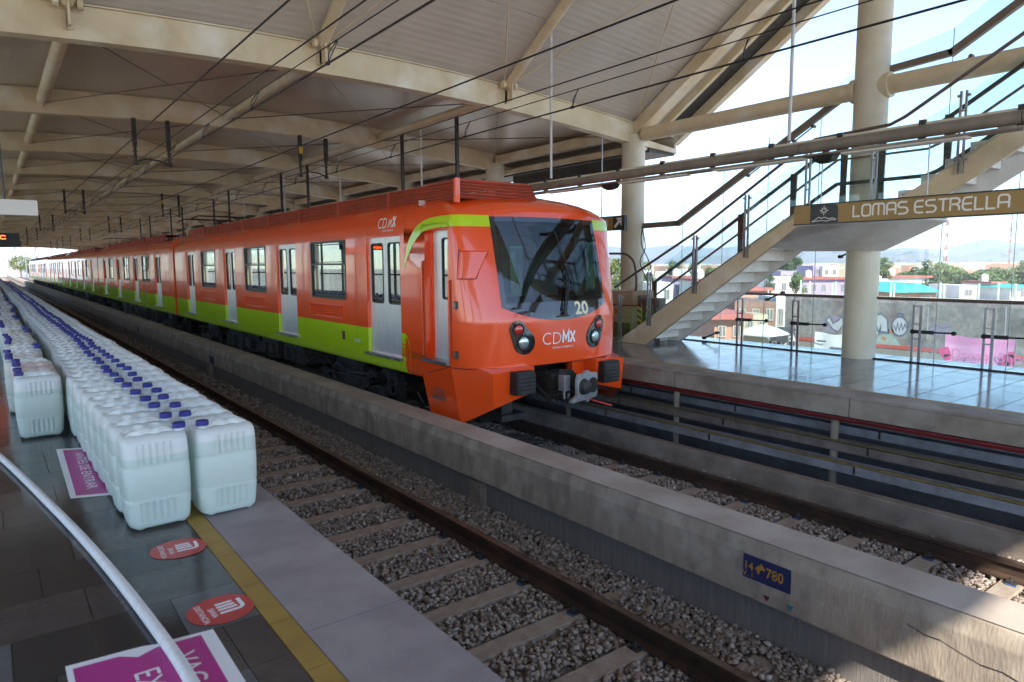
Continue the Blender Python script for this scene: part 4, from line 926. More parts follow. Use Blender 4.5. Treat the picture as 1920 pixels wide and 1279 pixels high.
g = MB(); g.tube([(9.8, 8.92, .70), (10.1, 8.92, .70)], .13, 14); g.build('drum_body', M['wine_steel'], t, smooth=True)
g = MB(); g.box(9.85, 10.05, 8.4, 8.8, .60, .78); g.build('motor', M['wine_steel'], t, bevel=.02); g = MB(); g.box(9.88, 10.0, 8.5, 9.0, P2Z, .6); g.build('stand', M['dark_steel'], t)
# ------------------------------------------------------------------ the train
XC = 6.02; HW = 1.39
ZLIME = .46; ZB = -.115
PROF = [(1.345,ZB),(1.375,-.07),(1.39,.0),(1.39,ZLIME),(1.39,.9),(1.388,1.5),(1.383,1.80),(1.372,1.98),(1.345,2.11),(1.27,2.215),(1.10,2.325),(.82,2.40),(.4,2.45),(0,2.465)]
def prof_x(z):
    for (x0, z0), (x1, z1) in zip(PROF[:-1], PROF[1:]):
        if z0 <= z <= z1: return x0+(x1-x0)*(z-z0)/(z1-z0)
    return 0
def prof_pts(za, zb):
    z_ = sorted({za, zb}|{z for x, z in PROF if za < z < zb}); return [(prof_x(z), z) for z in z_]
def side_strip(mb, y0, y1, za, zb, sgn, inset=0, m=None):
    P = prof_pts(za, zb)
    for (xa, a), (xb, b) in zip(P[:-1], P[1:]):
        f = (lambda x: XC+sgn*(x-inset))
        mm = (1 if (a+b)/2 < ZLIME else 0) if m is None else m
        mb.add([(f(xa), y0, a), (f(xb), y0, b), (f(xb), y1, b), (f(xa), y1, a)], [(0,1,2,3)], mm)
def jamb(mb, y0, y1, za, zb, sgn, dep, m=0, bottom=True):
    xo = lambda z: XC+sgn*prof_x(z); xi = lambda z: XC+sgn*(prof_x(z)-dep)
    P = prof_pts(za, zb)
    for y in (y0, y1):
        for (xa, a), (xb, b) in zip(P[:-1], P[1:]):
            mm = 1 if (a+b)/2 < ZLIME and m == 0 else m
            mb.add([(xo(a), y, a), (xo(b), y, b), (xi(b), y, b), (xi(a), y, a)], [(0,1,2,3)], mm)
    mb.add([(xo(zb), y0, zb), (xo(zb), y1, zb), (xi(zb), y1, zb), (xi(zb), y0, zb)], [(0,1,2,3)], m)
    if bottom: mb.add([(xo(za), y0, za), (xo(za), y1, za), (xi(za), y1, za), (xi(za), y0, za)], [(0,1,2,3)], m)
DZ0, DZ1 = .095, 1.83
WZ0, WZ1 = .868, 1.825
def rounded_rect(y0, y1, z0, z1, r, n=4):
    P = []
    for cy, cz, a0 in ((y1-r, z1-r, 0), (y0+r, z1-r, 90), (y0+r, z0+r, 180), (y1-r, z0+r, 270)):
        for k in range(n+1): a = R(a0+90*k/n); P.append((cy+r*math.cos(a), cz+r*math.sin(a)))
    return P
def frame_ring(mb, y0, y1, z0, z1, r, w, xo, xi, m=0):
    A = rounded_rect(y0, y1, z0, z1, r); B = rounded_rect(y0+w, y1-w, z0+w, z1-w, max(r-w*.7, .005)); n = len(A)
    V = [(xo, p[0], p[1]) for p in A]+[(xo, p[0], p[1]) for p in B]+[(xi, p[0], p[1]) for p in A]+[(xi, p[0], p[1]) for p in B]
    fs = []
    for k in range(n):
        j = (k+1) % n; fs += [(k, j, n+j, n+k), (2*n+k, 3*n+k, 3*n+j, 2*n+j), (k, 2*n+k, 2*n+j, j), (n+k, n+j, 3*n+j, 3*n+k)]
    mb.add(V, fs, m)
def make_door(car, sgn, y0, y1, det=True):
    xo = XC+sgn*(HW-.055); ym = (y0+y1)/2
    for a, b in ((y0+.002, ym-.003), (ym+.003, y1-.002)):
        # leaf with a real opening for its tall window
        g = MB(); wz0, wz1 = .86, DZ1-.09; wy0, wy1 = a+.085, b-.075
        xi = xo-sgn*.03
        for (p, q, r_, s_) in ((a, b, DZ0, wz0), (a, b, wz1, DZ1), (a, wy0, wz0, wz1), (wy1, b, wz0, wz1)):
            g.box(min(xo, xi), max(xo, xi), p, q, r_, s_)
        lf = g.build('door_leaf', M['steel_door'], car)
        if det:
            g = MB(); frame_ring(g, wy0-.012, wy1+.012, wz0-.012, wz1+.012, .06, .024, xo+sgn*.006, xi, 0); g.build('window_seal', M['seal'], lf)
        g = MB(); x_ = xo-sgn*.012; g.box(min(x_, x_-sgn*.006), max(x_, x_-sgn*.006), wy0-.004, wy1+.004, wz0-.004, wz1+.004); g.build('window_pane', M['pane'], lf)
    g = MB(); xs_ = XC+sgn*(HW-.06); xe = XC+sgn*(HW+.055); g.box(min(xs_, xe), max(xs_, xe), y0-.04, y1+.03, DZ0-.035, DZ0-.002); s = g.build('door_sill', M['grey_steel'], car)
    g = MB()
    if det:
        for k in range(7): yy = y0+(y1-y0)*k/6-.02; g.box(min(xe, xe+sgn*.006), max(xe, xe+sgn*.006), yy, yy+.03, DZ0-.055, DZ0-.012)
        g.build('sill_bracket', M['grey_steel'], s)
def make_window(car, sgn, y0, y1):
    xo = XC+sgn*(HW+.004); xi = XC+sgn*(HW-.05)
    g = MB(); frame_ring(g, y0-.012, y1+.012, WZ0-.012, WZ1+.012, .055, .035, xo, xi); zm = WZ0+(WZ1-WZ0)*.60
    g.box(min(xo, xi), max(xo, xi), y0+.01, y1-.01, zm-.016, zm+.016); 
    frame_ring(g, y0+.05, y1-.05, zm+.03, WZ1-.045, .04, .014, xo-sgn*.012, xi+sgn*.01)
    f = g.build('window_frame', M['seal'], car)
    for a, b in ((WZ0+.015, zm-.01), (zm+.01, WZ1-.015)):
        g = MB(); x_ = XC+sgn*(HW-.02 if a < 1 else HW-.028); g.box(min(x_, x_-sgn*.006), max(x_, x_-sgn*.006), y0+.012, y1-.012, a, b); g.build('window_pane', M['pane'], f)
def make_vent(car, sgn, y0, y1):
    z0, z1 = .545, .755; x_ = XC+sgn*(HW+.002); g = MB()
    ym = (y0+y1)/2
    for a, b in ((y0, ym-.02), (ym+.02, y1)):
        for k in range(6):
            z = z0+.02+(z1-z0-.03)*k/6; g.add([(x_, a+.01, z), (x_, b-.01, z), (x_+sgn*.014, b-.01, z+.012), (x_+sgn*.014, a+.01, z+.012), (x_, a+.01, z+.022), (x_, b-.01, z+.022)], [(0,1,2,3),(3,2,5,4)])
    frame_ring(g, y0-.02, y1+.02, z0-.015, z1+.012, .08, .016, x_+sgn*.012, x_-sgn*.01)
    g.build('air_vent', M['orange'], car)
def body(y0, y1, doors, windows, car, lod=0):
    g = MB(); gi = MB()
    for sgn in (-1, 1):
        ops = sorted([(a, b, DZ0, DZ1) for a, b in doors]+[(a, b, WZ0, WZ1) for a, b in windows]); y = y0
        for (a, b, za, zb) in ops+[(y1, y1, 0, 0)]:
            if a > y: side_strip(g, y, a, ZB, 2.465, sgn); side_strip(gi, y, a, .05, 2.40, sgn, .06, 0)
            if b > a:
                side_strip(g, a, b, ZB, za, sgn); side_strip(g, a, b, zb, 2.465, sgn); jamb(g, a, b, za, zb, sgn, .06)
                side_strip(gi, a, b, zb, 2.40, sgn, .06, 0); side_strip(gi, a, b, .05, za, sgn, .06, 0) if za > .1 else None
            y = b
    for yy in (y0, y1):
        L_ = [(XC-x, yy, z) for x, z in PROF]; Rr = [(XC+x, yy, z) for x, z in reversed(PROF)]
        if yy == y1 or y0 > 10: g.add(L_+Rr[1:], [tuple(range(len(L_+Rr[1:])))])
    g.build('body_shell', [M['orange'], M['lime']], car, smooth=True, ang=30, fixn=True)
    gi.build('inner_lining', M['lining'], car)
    g = MB(); g.box(XC-1.32, XC+1.32, y0, y1, .03, .07); g.build('floor', M['under2'], car)
    if lod == 0:
        g = MB(); yy = y0+1
        while yy < y1-1:
            for s_ in (-1, 1): g.tube([(XC+s_*.75, yy, .07), (XC+s_*.75, yy, 2.2)], .016, 6)
            yy += 1.9
        g.tube([(XC-.75, y0+.3, 1.95), (XC-.75, y1-.3, 1.95)], .016, 6); g.tube([(XC+.75, y0+.3, 1.95), (XC+.75, y1-.3, 1.95)], .016, 6)
        g.build('grab_pole', M['grey_steel'], car, smooth=True)
        g = MB(); 
        for s_ in (-1, 1): g.box(XC+s_*1.30-.02 if s_ > 0 else XC-1.30, XC+1.30 if s_ > 0 else XC-1.28, y0, y1, 0, 0) if False else None
        M.setdefault('seat_green', mat('seat_green', (.05,.22,.12), None, rough=.5))
        for (a, b) in windows:
            for s_ in (-1, 1): g.box(*sorted((XC+s_*1.30, XC+s_*.85)), a, b, .42, .48); g.box(*sorted((XC+s_*1.31, XC+s_*1.26)), a, b, .48, .86)
        g.build('seat', M['seat_green'], car)
def underframe(car, y0, y1, seed):
    r = random.Random(seed)
    g = MB(); g.box(XC-1.2, XC+1.2, y0+.1, y1-.1, -.16, .02); g.build('chassis', M['under'], car)
    for yc in (y0+2.6, y1-2.6):                       # bogies
        g = MB()
        for s_ in (-1, 1):
            g.bar((XC+s_*.98, yc-1.25, -.62), (XC+s_*.98, yc+1.25, -.62), .14, .16); g.box(*sorted((XC+s_*.90, XC+s_*1.06)), yc-.35, yc+.35, -.55, -.20)
            for d in (-.28, .28): g.tube([(XC+s_*.98, yc+d, -.56), (XC+s_*.98, yc+d, -.18)], .10, 10)
            for k in range(7): g.tube([(XC+s_*1.10, yc+r.uniform(-1.2, 1.2), r.uniform(-.75, -.3)), (XC+s_*1.15, yc+r.uniform(-1.2, 1.2), r.uniform(-.75, -.3))], r.uniform(.015, .03), 6)
            g.tube([(XC+s_*1.12, yc-1.0, -.3), (XC+s_*1.12, yc-.55, -.72)], .045, 8)
        b = g.build('bogie', M['under2'], car)
        for d in (-.95, .95):
            g = MB()
            for s_ in (-1, 1): g.tube([(XC+s_*.70, yc+d, RZ+.42), (XC+s_*.80, yc+d, RZ+.42)], .42, 24); g.box(*sorted((XC+s_*.90, XC+s_*1.08)), yc+d-.13, yc+d+.13, -.80, -.54)
            g.tube([(XC-1.0, yc+d, RZ+.42), (XC+1.0, yc+d, RZ+.42)], .07, 8); g.build('wheelset', M['under'], b)
    y = y0+4.6
    while y < y1-4.6:
        w_ = r.uniform(.5, 1.3); 
        if y+w_ > y1-4.5: break
        g = MB(); h_ = r.uniform(.38, .58); g.box(XC-r.uniform(1.08, 1.22), XC-.2, y, y+w_, -.16-h_, -.165); g.box(XC+.2, XC+1.15, y, y+w_, -.16-h_, -.165)
        for k in range(r.randint(1, 4)): yy = y+r.uniform(.1, w_-.15); g.box(XC-1.245, XC-1.16, yy, yy+r.uniform(.04, .18), -.16-h_*.8, -.16-h_*.25)
        g.build('equipment_box', M[r.choice(['under', 'under', 'under2'])], car, bevel=.01, seg=1); y += w_+r.uniform(.12, .5)
    for k in range(26):
        g = MB()
        yy = r.uniform(y0+.5, y1-.8); z = r.uniform(-.55, -.2); P = [(XC-1.2+r.uniform(0, .12), yy+.12*j, z-.16*math.sin(j/5*math.pi)*r.uniform(.5, 1.3)) for j in range(6)]; g.tube(P, .012, 5); g.build('brake_hose', M['under2'], car, smooth=True)
def roof_gear(car, y0, y1, grille0, ry=None):
    for s_ in (-1, 1):
        grille = grille0 if s_ < 0 or ry is None else (ry, grille0[1])
        g = MB()
        for k in range(6):
            z = 2.25+.038*k; x0 = 1.185-.004*k
            g.add([(XC+s_*x0, grille[0], z), (XC+s_*x0, grille[1], z), (XC+s_*(x0-.022), grille[1], z+.030), (XC+s_*(x0-.022), grille[0], z+.030)], [(0,1,2,3)])
            g.box(*sorted((XC+s_*(x0-.05), XC+s_*(x0-.005))), grille[0], grille[1], z+.022, z+.031)
        g.box(*sorted((XC+s_*1.15, XC+s_*.45)), grille[0], grille[1], 2.485, 2.50)
        yy = grille[0]
        while yy < grille[1]: g.box(*sorted((XC+s_*1.20, XC+s_*1.14)), yy, yy+.035, 2.23, 2.50); yy += 1.85
        g.build('roof_louvre', M['roof_red'], car)
        g = MB(); g.box(*sorted((XC+s_*1.20, XC+s_*1.255)), grille[0]+.2, grille[1], 2.175, 2.205)
        g.build('rain_gutter', M['orange'], car)
    g = MB(); grille = grille0
    yy = grille[0]+.8
    while yy < grille[1]-.5: g.box(XC-1.27, XC-1.22, yy, yy+.025, 2.17, 2.225); yy += 1.05
    g.build('gutter_clip', M['black'], car)
def seams(car, ys, side=-1):
    for y in ys:
        g = MB(); P = prof_pts(ZB+.02, 2.15)
        for (xa, a), (xb, b) in zip(P[:-1], P[1:]): g.add([(XC+side*(xa+.0015), y-.003, a), (XC+side*(xa+.0015), y+.003, a), (XC+side*(xb+.0015), y+.003, b), (XC+side*(xb+.0015), y-.003, b)], [(0,1,2,3)])
        g.build('panel_seam', M['maroon_mark'], car, fixn=False)
CAR1 = thing('train_car', 'leading orange and lime train car with windscreen, number 20 and coupler', 'train car', (XC, 7, RZ), 'cars of the orange train')
doors1 = [(8.66, 9.745), (12.79, 13.87), (16.83, 17.80), (20.86, 21.78)]; wins1 = [(10.53, 12.0), (14.56, 16.02), (18.56, 19.98)]
CABY = 8.55
body(CABY, 23.25, doors1, wins1, CAR1)
for a, b in doors1:
    make_door(CAR1, -1, a, b)
    make_door(CAR1, 1, a, b, False)
for a, b in wins1: make_window(CAR1, -1, a, b); make_window(CAR1, 1, a, b)
for a, b in wins1: make_vent(CAR1, -1, a+.12, b+.10)
underframe(CAR1, 8.6, 23.2, 3); seams(CAR1, (10.14, 12.4, 14.2, 16.42, 18.2, 20.4, 22.4))
roof_gear(CAR1, 8.4, 23.2, (7.5, 22.3), 13)
# louvre box front
g = MB(); g.box(XC-1.22, XC-1.15, 7.455, 7.50, 2.215, 2.52); g.build('louvre_post', M['orange'], CAR1)
g = MB()
for k in range(6): z = 2.27+.04*k; x1 = XC+.16-.028*k; g.add([(XC-1.15, 7.47, z), (x1, 7.47, z), (x1, 7.50, z+.031), (XC-1.15, 7.50, z+.031)], [(0,1,2,3)]); g.box(XC-1.15, x1, 7.475, 7.51, z+.022, z+.033)
g.box(XC-1.15, XC-.02, 7.48, 8.3, 2.505, 2.52); g.add([(XC+.18,7.47,2.24),(XC+.02,7.47,2.51),(XC+.02,8.3,2.51),(XC+.18,8.3,2.24)],[(0,1,2,3)])
g.build('roof_louvre', M['roof_red'], CAR1)
for k, (x, y, r_, m_) in enumerate(((XC-.95, 7.75, .07, 'dark_steel'), (XC-.5, 7.8, .035, 'white_paint'), (XC-.12, 7.8, .08, 'dark_steel'))):
    g = MB(); g.tube([(x, y, 2.51), (x, y, 2.55), (x, y, 2.57)], [r_, r_*.9, r_*.4], 12); g.build('roof_antenna', M[m_], CAR1, smooth=True)

# nose: one continuous mask lofted in height, cut for cab doors, windscreen, lamps by laying real parts on and into it
def yf(z):                                   # front face in side view
    if z < .7: return 6.78+.03*(.7-z)
    if z < 2.05: return 6.78+.36*((z-.7)/1.35)**1.15
    t = (z-2.05)/.415; return 7.14+.10*t+1.15*t**3.2
def hwz(z):
    return prof_x(max(z, 0))
NE = 2.45
def DD(z): return 7.40-yf(z) if z < 2.05 else .26+.75*(z-2.05)/.415
def plan(z, th, off=0):                      # th from 0 (left rear) to 180 (right rear)
    D = DD(z); c, s_ = math.cos(R(180-th)), math.sin(R(180-th)); Y = yf(z); h_ = hwz(z)
    return (XC+(h_+off)*math.copysign(abs(c)**(2/NE), c), Y+D-(D+off)*abs(s_)**(2/NE), z)
def on_front(x, z, off=0.0):                 # point of the mask at a given x
    u = abs((x-XC)/hwz(z)); D = DD(z)
    Y = yf(z)+D-D*(max(0, 1-min(u, 1)**NE))**(1/NE); return (x, Y-off, z)
def front_n(x, z):
    a = Vector(on_front(x-.01, z)); b = Vector(on_front(x+.01, z)); c = Vector(on_front(x, z-.01)); d = Vector(on_front(x, z+.01)); return (b-a).cross(d-c).normalized()*1
def front_pt(x, z, off): v = Vector(on_front(x, z)); return v+front_n(x, z)*off
def seam(th):                                # lower edge of the mask: level across the front, dropping along the side
    return .115
CABD = (7.27, 7.98)                           # cab door recess (Y range)
zl = [.115,.25,.45,.7,.868,1.0,1.25,1.5,1.7,1.86,1.95,2.05,2.09,2.14,2.2,2.26,2.32,2.37,2.41,2.44,2.455,2.462]
ths = [0,6,12,18,24,30,36,42,48,54,60,66,72,78,84,90,96,102,108,114,120,126,132,138,144,150,156,162,168,174,180]
g = MB()
# windscreen outline in (x offset, z)
def ws_bottom(u): return .69+.20*abs(u/.93)**2.2+.0
WSX = .905
def in_ws(x, z): return abs(x-XC) < WSX and ws_bottom(x-XC) < z < 2.03
zf = sorted(set([z for z in zl if z <= 2.051]+[.115+.05*k for k in range(1, 39)])); zall = [z for z in zf if z <= 2.0501]+[z for z in zl if z > 2.0501]
UE = .9; TH0 = math.degrees(math.acos(UE**(NE/2))); ST = [TH0*k/28 for k in range(29)]
g = MB()
for za, zb in zip(zall[:-1], zall[1:]):
    for a, b in zip(ST[:-1], ST[1:]):
        for f in (lambda t: t, lambda t: 180-t): g.add([plan(za, f(a)), plan(za, f(b)), plan(zb, f(b)), plan(zb, f(a))], [(0,1,2,3)])
    ea, eb = UE*hwz(za), UE*hwz(zb); nx = 44
    for k in range(nx):
        a, b = -1+2*k/nx, -1+2*(k+1)/nx; cx = (a+b)/2*(ea+eb)/2; cz = (za+zb)/2
        if abs(cx) < WSX-.03 and cz > ws_bottom(cx)+.06 and cz < 1.995: continue
        g.add([on_front(XC+a*ea, za), on_front(XC+b*ea, za), on_front(XC+b*eb, zb), on_front(XC+a*eb, zb)], [(0,1,2,3)])
mask = g
# straight cab sides from the end of the rounding back to the body, with the door recess
def ystart(z): return yf(z)+DD(z)
for s_ in (-1, 1):
    for za, zb in zip(zl[:-1], zl[1:]):
        xa, xb = hwz(za), hwz(zb); A = [(XC+s_*xa, ystart(za), za), (XC+s_*xb, ystart(zb), zb)]
        mid = (za+zb)/2
        if mid < 1.86: mask.add([(XC+s_*xa, CABD[1], za), (XC+s_*xa, CABY, za), (XC+s_*xb, CABY, zb), (XC+s_*xb, CABD[1], zb)], [(0,1,2,3)])
        else: mask.add([A[0], (XC+s_*xa, CABY, za), (XC+s_*xb, CABY, zb), A[1]], [(0,1,2,3)])
CD0, CD1 = 7.402, 7.98
# lower cab side below the mask line, down to the skirt
for s_ in (-1, 1):
    for (xa, za), (xb, zb) in zip(prof_pts(ZB, .115)[:-1], prof_pts(ZB, .115)[1:]): mask.add([(XC+s_*xa, 7.95, za), (XC+s_*xa, CABY, za), (XC+s_*xb, CABY, zb), (XC+s_*xb, 7.95, zb)], [(0,1,2,3)])
# cab door recess jambs
for s_ in (-1, 1):
    for y in (CD0, CD1):
        P = prof_pts(.115, 1.86)
        for (xa, a), (xb, b) in zip(P[:-1], P[1:]): mask.add([(XC+s_*xa, y, a), (XC+s_*xb, y, b), (XC+s_*(xb-.12), y, b), (XC+s_*(xa-.12), y, a)], [(0,1,2,3)])
    mask.add([(XC+s_*prof_x(1.86), CD0, 1.86), (XC+s_*prof_x(1.86), CD1, 1.86), (XC+s_*1.24, CD1, 1.86), (XC+s_*1.24, CD0, 1.86)], [(0,1,2,3)])
nose = mask.build('nose_mask', M['orange'], CAR1, smooth=True, ang=40)
nm = nose.data; b_ = bmesh.new(); b_.from_mesh(nm); bmesh.ops.remove_doubles(b_, verts=b_.verts, dist=.0008); bmesh.ops.recalc_face_normals(b_, faces=b_.faces); b_.to_mesh(nm); b_.free()
# cab doors
for s_ in (-1, 1):
    xo = XC+s_*(HW-.11); g = MB(); wy0, wy1, wz0, wz1 = CD0+.045, CD0+.30, .98, 1.76
    for (p, q, r_, t_) in ((CD0, CD1-.06, .17, wz0), (CD0, CD1-.06, wz1, 1.86), (CD0, wy0, wz0, wz1), (wy1, CD1-.06, wz0, wz1)): g.box(*sorted((xo, xo-s_*.03)), p, q, r_, t_)
    lf = g.build('cab_door', M['steel_door'], CAR1)
    g = MB(); frame_ring(g, wy0-.012, wy1+.012, wz0-.012, wz1+.012, .045, .022, xo+s_*.005, xo-s_*.03); g.build('window_seal', M['seal'], lf)
    g = MB(); g.box(*sorted((xo-s_*.012, xo-s_*.018)), wy0, wy1, wz0, wz1); g.build('window_pane', M['pane'], lf)
    g = MB(); g.box(*sorted((xo, xo-s_*.03)), CD1-.058, CD1, .15, 1.86); g.build('door_jamb_panel', M['orange'], CAR1)
    g = MB(); g.box(*sorted((XC+s_*(HW-.11), XC+s_*(HW+.05))), CD0-.02, CD1+.02, .135, .172); g.build('cab_step', M['grey_steel'], CAR1)
# recessed hand grips, mirror flap, push buttons
def inlay(y0, y1, z0, z1, nm_, m_, depth=.012, r=.015):
    x = XC-HW; g = MB(); frame_ring(g, y0, y1, z0, z1, r, min(.014, (y1-y0)/3), x-.010, x+.004); g.build(nm_, M[m_], CAR1)
for (gy0, gy1, gz0, gz1) in ((8.0, 8.045, .20, 1.47), (7.33, 7.375, .24, 1.22)):
    g = MB(); g.box(XC-HW-.024, XC-HW+.02, gy0+.022, gy1, gz0, gz1); g.build('hand_grip', M['orange'], CAR1, bevel=.006, seg=2); g = MB(); g.box(XC-HW-.006, XC-HW+.03, gy0-.004, gy0+.020, gz0-.01, gz1+.01); g.build('grip_slot', M['roof_red'], CAR1)
g = MB(); zc = [1.255, 1.60]
# mirror flap lies on the rounded corner
def corner_pt(th, z, off): p = Vector(plan(z, th)); q = Vector(plan(z, th+1))-Vector(plan(z, th-1)); n_ = Vector((q.y, -q.x, 0)).normalized(); 
def side_pt(y, z, off=0):
    lo, hi = 0, 60
    for _ in range(30):
        mid = (lo+hi)/2
        if plan(z, mid)[1] > y: lo = mid
        else: hi = mid
    p = Vector(plan(z, mid)); d = (Vector(plan(z, mid+.5))-Vector(plan(z, max(mid-.5, 0)))).normalized(); n_ = Vector((d.y, -d.x, 0)); 
    if n_.x > 0: n_ = -n_
    return p+n_*off
g = MB()
Y0, Y1 = 7.23, 7.09
ysn = [Y0+(Y1-Y0)*k/6 for k in range(7)]
for k in range(6):
    a, b = ysn[k], ysn[k+1]; za, zb = 1.25, 1.60
    g.add([side_pt(a, za, .032), side_pt(b, za, .032), side_pt(b, zb-.02, .032), side_pt(a, zb-.02, .032)], [(0,1,2,3)])
    g.add([side_pt(a, za, .032), side_pt(b, za, .032), side_pt(b, za-.012, -.01), side_pt(a, za-.012, -.01)], [(0,1,2,3)]); g.add([side_pt(a, zb-.02, .032), side_pt(b, zb-.02, .032), side_pt(b, zb, -.01), side_pt(a, zb, -.01)], [(0,1,2,3)])
for yy, d in ((Y0, .012), (Y1, -.012)): g.add([side_pt(yy, 1.25, .032), side_pt(yy, 1.58, .032), side_pt(yy+d, 1.58, -.01), side_pt(yy+d, 1.25, -.01)], [(0,1,2,3)])
g.build('mirror_flap', M['orange'], CAR1, fixn=False, smooth=True)
g = MB()
for a, b, za, zb in ((Y0+.014, Y0+.002, 1.24, 1.61), (Y1+.004, Y1-.010, 1.24, 1.57)): g.add([side_pt(a, za, .006), side_pt(b, za, .006), side_pt(b, zb, .006), side_pt(a, zb, .006)], [(0,1,2,3)])
for z0_, z1_ in ((1.236, 1.25), ): 
    for k in range(6): g.add([side_pt(ysn[k], z0_, .006), side_pt(ysn[k+1], z0_, .006), side_pt(ysn[k+1], z1_, .006), side_pt(ysn[k], z1_, .006)], [(0,1,2,3)])
g.build('flap_gap', M['maroon_mark'], CAR1, fixn=False)
for z in (.915, .285):
    g = MB(); c = side_pt(7.25, z, .008); g.box(c.x-.012, c.x+.02, 7.22, 7.275, z-.048, z+.048); b = g.build('button_box', M['sign_black'], CAR1)
    g = MB(); g.box(c.x-.016, c.x-.012, 7.23, 7.265, z-.035, z+.035); g.build('button_plate', M['grey_steel'], b)
# windscreen: dark surround, glass pane, wiper, interior
def ws_outline(shr=0):
    P = []
    xr = WSX-shr
    for k in range(21): x = -xr+2*xr*k/20; P.append((x, ws_bottom(x)+shr))
    n = 8
    for k in range(n+1): t_ = k/n; P.append((xr-.0*t_, ws_bottom(xr)+shr+(2.03-shr-ws_bottom(xr)-shr)*t_))
    for k in range(1, 20): x = xr-2*xr*k/20; P.append((x, 2.03-shr+.012*(1-(x/xr)**2)))
    for k in range(n): t_ = k/n; P.append((-xr, 2.03-shr+(ws_bottom(xr)+shr-2.03+shr)*t_))
    return P
A = ws_outline(0); B = ws_outline(.065); n = len(A)
g = MB(); g.add([front_pt(XC+p[0], p[1], .006) for p in A]+[front_pt(XC+p[0], p[1], .006) for p in B], [(k, (k+1) % n, n+(k+1) % n, n+k) for k in range(n)])
g.add([front_pt(XC+p[0], p[1], .006) for p in A]+[front_pt(XC+p[0], p[1], -.03) for p in A], [(k, (k+1) % n, n+(k+1) % n, n+k) for k in range(n)])
M['surround'] = mat('windscreen_surround', (.010,.011,.012), None, rough=.08, coat=1)
WSF = g.build('windscreen', M['surround'], CAR1, fixn=False)
g = MB(); NXg = 24; NZg = 16
for i in range(NXg):
    xa = -.86+1.72*i/NXg; xb = -.86+1.72*(i+1)/NXg
    for j in range(NZg):
        def zz(x, j): b0 = ws_bottom(x)+.03; return b0+(1.995-b0)*j/NZg
        g.add([front_pt(XC+xa, zz(xa, j), .002), front_pt(XC+xb, zz(xb, j), .002), front_pt(XC+xb, zz(xb, j+1), .002), front_pt(XC+xa, zz(xa, j+1), .002)], [(0,1,2,3)])
g.build('glass', M['pane_front'], WSF, smooth=True, fixn=False)
g = MB()                                       # lower opaque band of the glass
for i in range(24):
    xa = -.87+1.74*i/24; xb = -.87+1.74*(i+1)/24
    g.add([front_pt(XC+xa, ws_bottom(xa)+.02, .004), front_pt(XC+xb, ws_bottom(xb)+.02, .004), front_pt(XC+xb, max(.93, ws_bottom(xb)+.03), .004), front_pt(XC+xa, max(.93, ws_bottom(xa)+.03), .004)], [(0,1,2,3)])
g.build('lower_band', M['surround'], WSF, fixn=False, smooth=True)
g = MB()
for p, q in (((.02,.76),(.20,1.42)), ((.05,.76),(.24,1.40)), ((.0,.80),(.16,1.12))): g.tube([front_pt(XC+p[0], p[1], .03), front_pt(XC+(p[0]+q[0])/2, (p[1]+q[1])/2, .045), front_pt(XC+q[0], q[1], .03)], .009, 6)
g.tube([front_pt(XC+.30, .98, .022), front_pt(XC+.20, 1.42, .03), front_pt(XC+.10, 1.86, .022)], .008, 5); g.build('wiper_arm', M['black'], WSF, smooth=True)
g = MB(); c = front_pt(XC+.02, .755, .02); g.box(c.x-.10, c.x+.09, c.y-.02, c.y+.01, c.z-.03, c.z-.01); g.tube([front_pt(XC+.03, .76, .0), front_pt(XC+.03, .76, .05)], .03, 10); g.build('wiper_base', M['dark_steel'], WSF)
# cab interior
g = MB(); g.box(XC-1.1, XC+1.1, 7.05, 7.55, .6, .98); g.build('driver_desk', M['under2'], CAR1, bevel=.03)
g = MB(); g.box(XC-1.25, XC+.25, 8.30, 8.34, .07, 2.3); g.box(XC+.62, XC+1.25, 8.30, 8.34, .07, 2.3); g.box(XC+.25, XC+.62, 8.30, 8.34, 1.75, 2.3); g.build('cab_bulkhead', M['lining'], CAR1)
g = MB(); g.box(XC-.8, XC-.35, 7.8, 8.2, .55, 1.25); g.build('driver_seat', M['black'], CAR1, bevel=.05)
g = MB(); g.box(XC-.75, XC+.85, 7.22, 7.25, 1.80, 1.93); g.build('sun_blind', M['under2'], CAR1)
g = MB(); g.box(XC-1.25, XC+1.25, 7.3, 8.55, .03, .07); g.build('cab_floor', M['under2'], CAR1)
# lime arch over the cab door and round to the windscreen
def side_or_front(s, z, off): # s runs backwards along the left side from the windscreen edge
    return None
g = MB()
def limeband_pts(t_):                          # (y or theta, z0, z1)
    pass
# on the flat side: from the arch foot forwards to the rounding
yl = [8.55, 8.52, 8.46, 8.38, 8.28, 8.16, 8.02, 7.88, 7.74, 7.62]
zt_ = [1.36, 1.50, 1.66, 1.78, 1.88, 1.955, 2.005, 2.03, 2.04, 2.045]
zb_ = [1.36, 1.40, 1.50, 1.60, 1.70, 1.79, 1.865, 1.88, 1.895, 1.90]
def hull(y, z, off=.004):
    y0_ = ystart(z)
    if y > y0_: return Vector((XC-prof_x(z)-off, y, z))
    return side_pt(y, z, off)
for k in range(len(yl)-1):
    for j in range(4):
        def zz(k_, j_): return zb_[k_]+(zt_[k_]-zb_[k_])*j_/4
        g.add([hull(yl[k], zz(k, j)), hull(yl[k+1], zz(k+1, j)), hull(yl[k+1], zz(k+1, j+1)), hull(yl[k], zz(k, j+1))], [(0,1,2,3)])
def ring_pt(z, th, off=.004):
    p = Vector(plan(z, th)); d = (Vector(plan(z, th+.5))-Vector(plan(z, max(th-.5, 0)))).normalized(); n_ = Vector((d.y, -d.x, 0))
    if n_.dot(p-Vector((XC, 7.9, z))) < 0: n_ = -n_
    return p+n_*off
thE = None
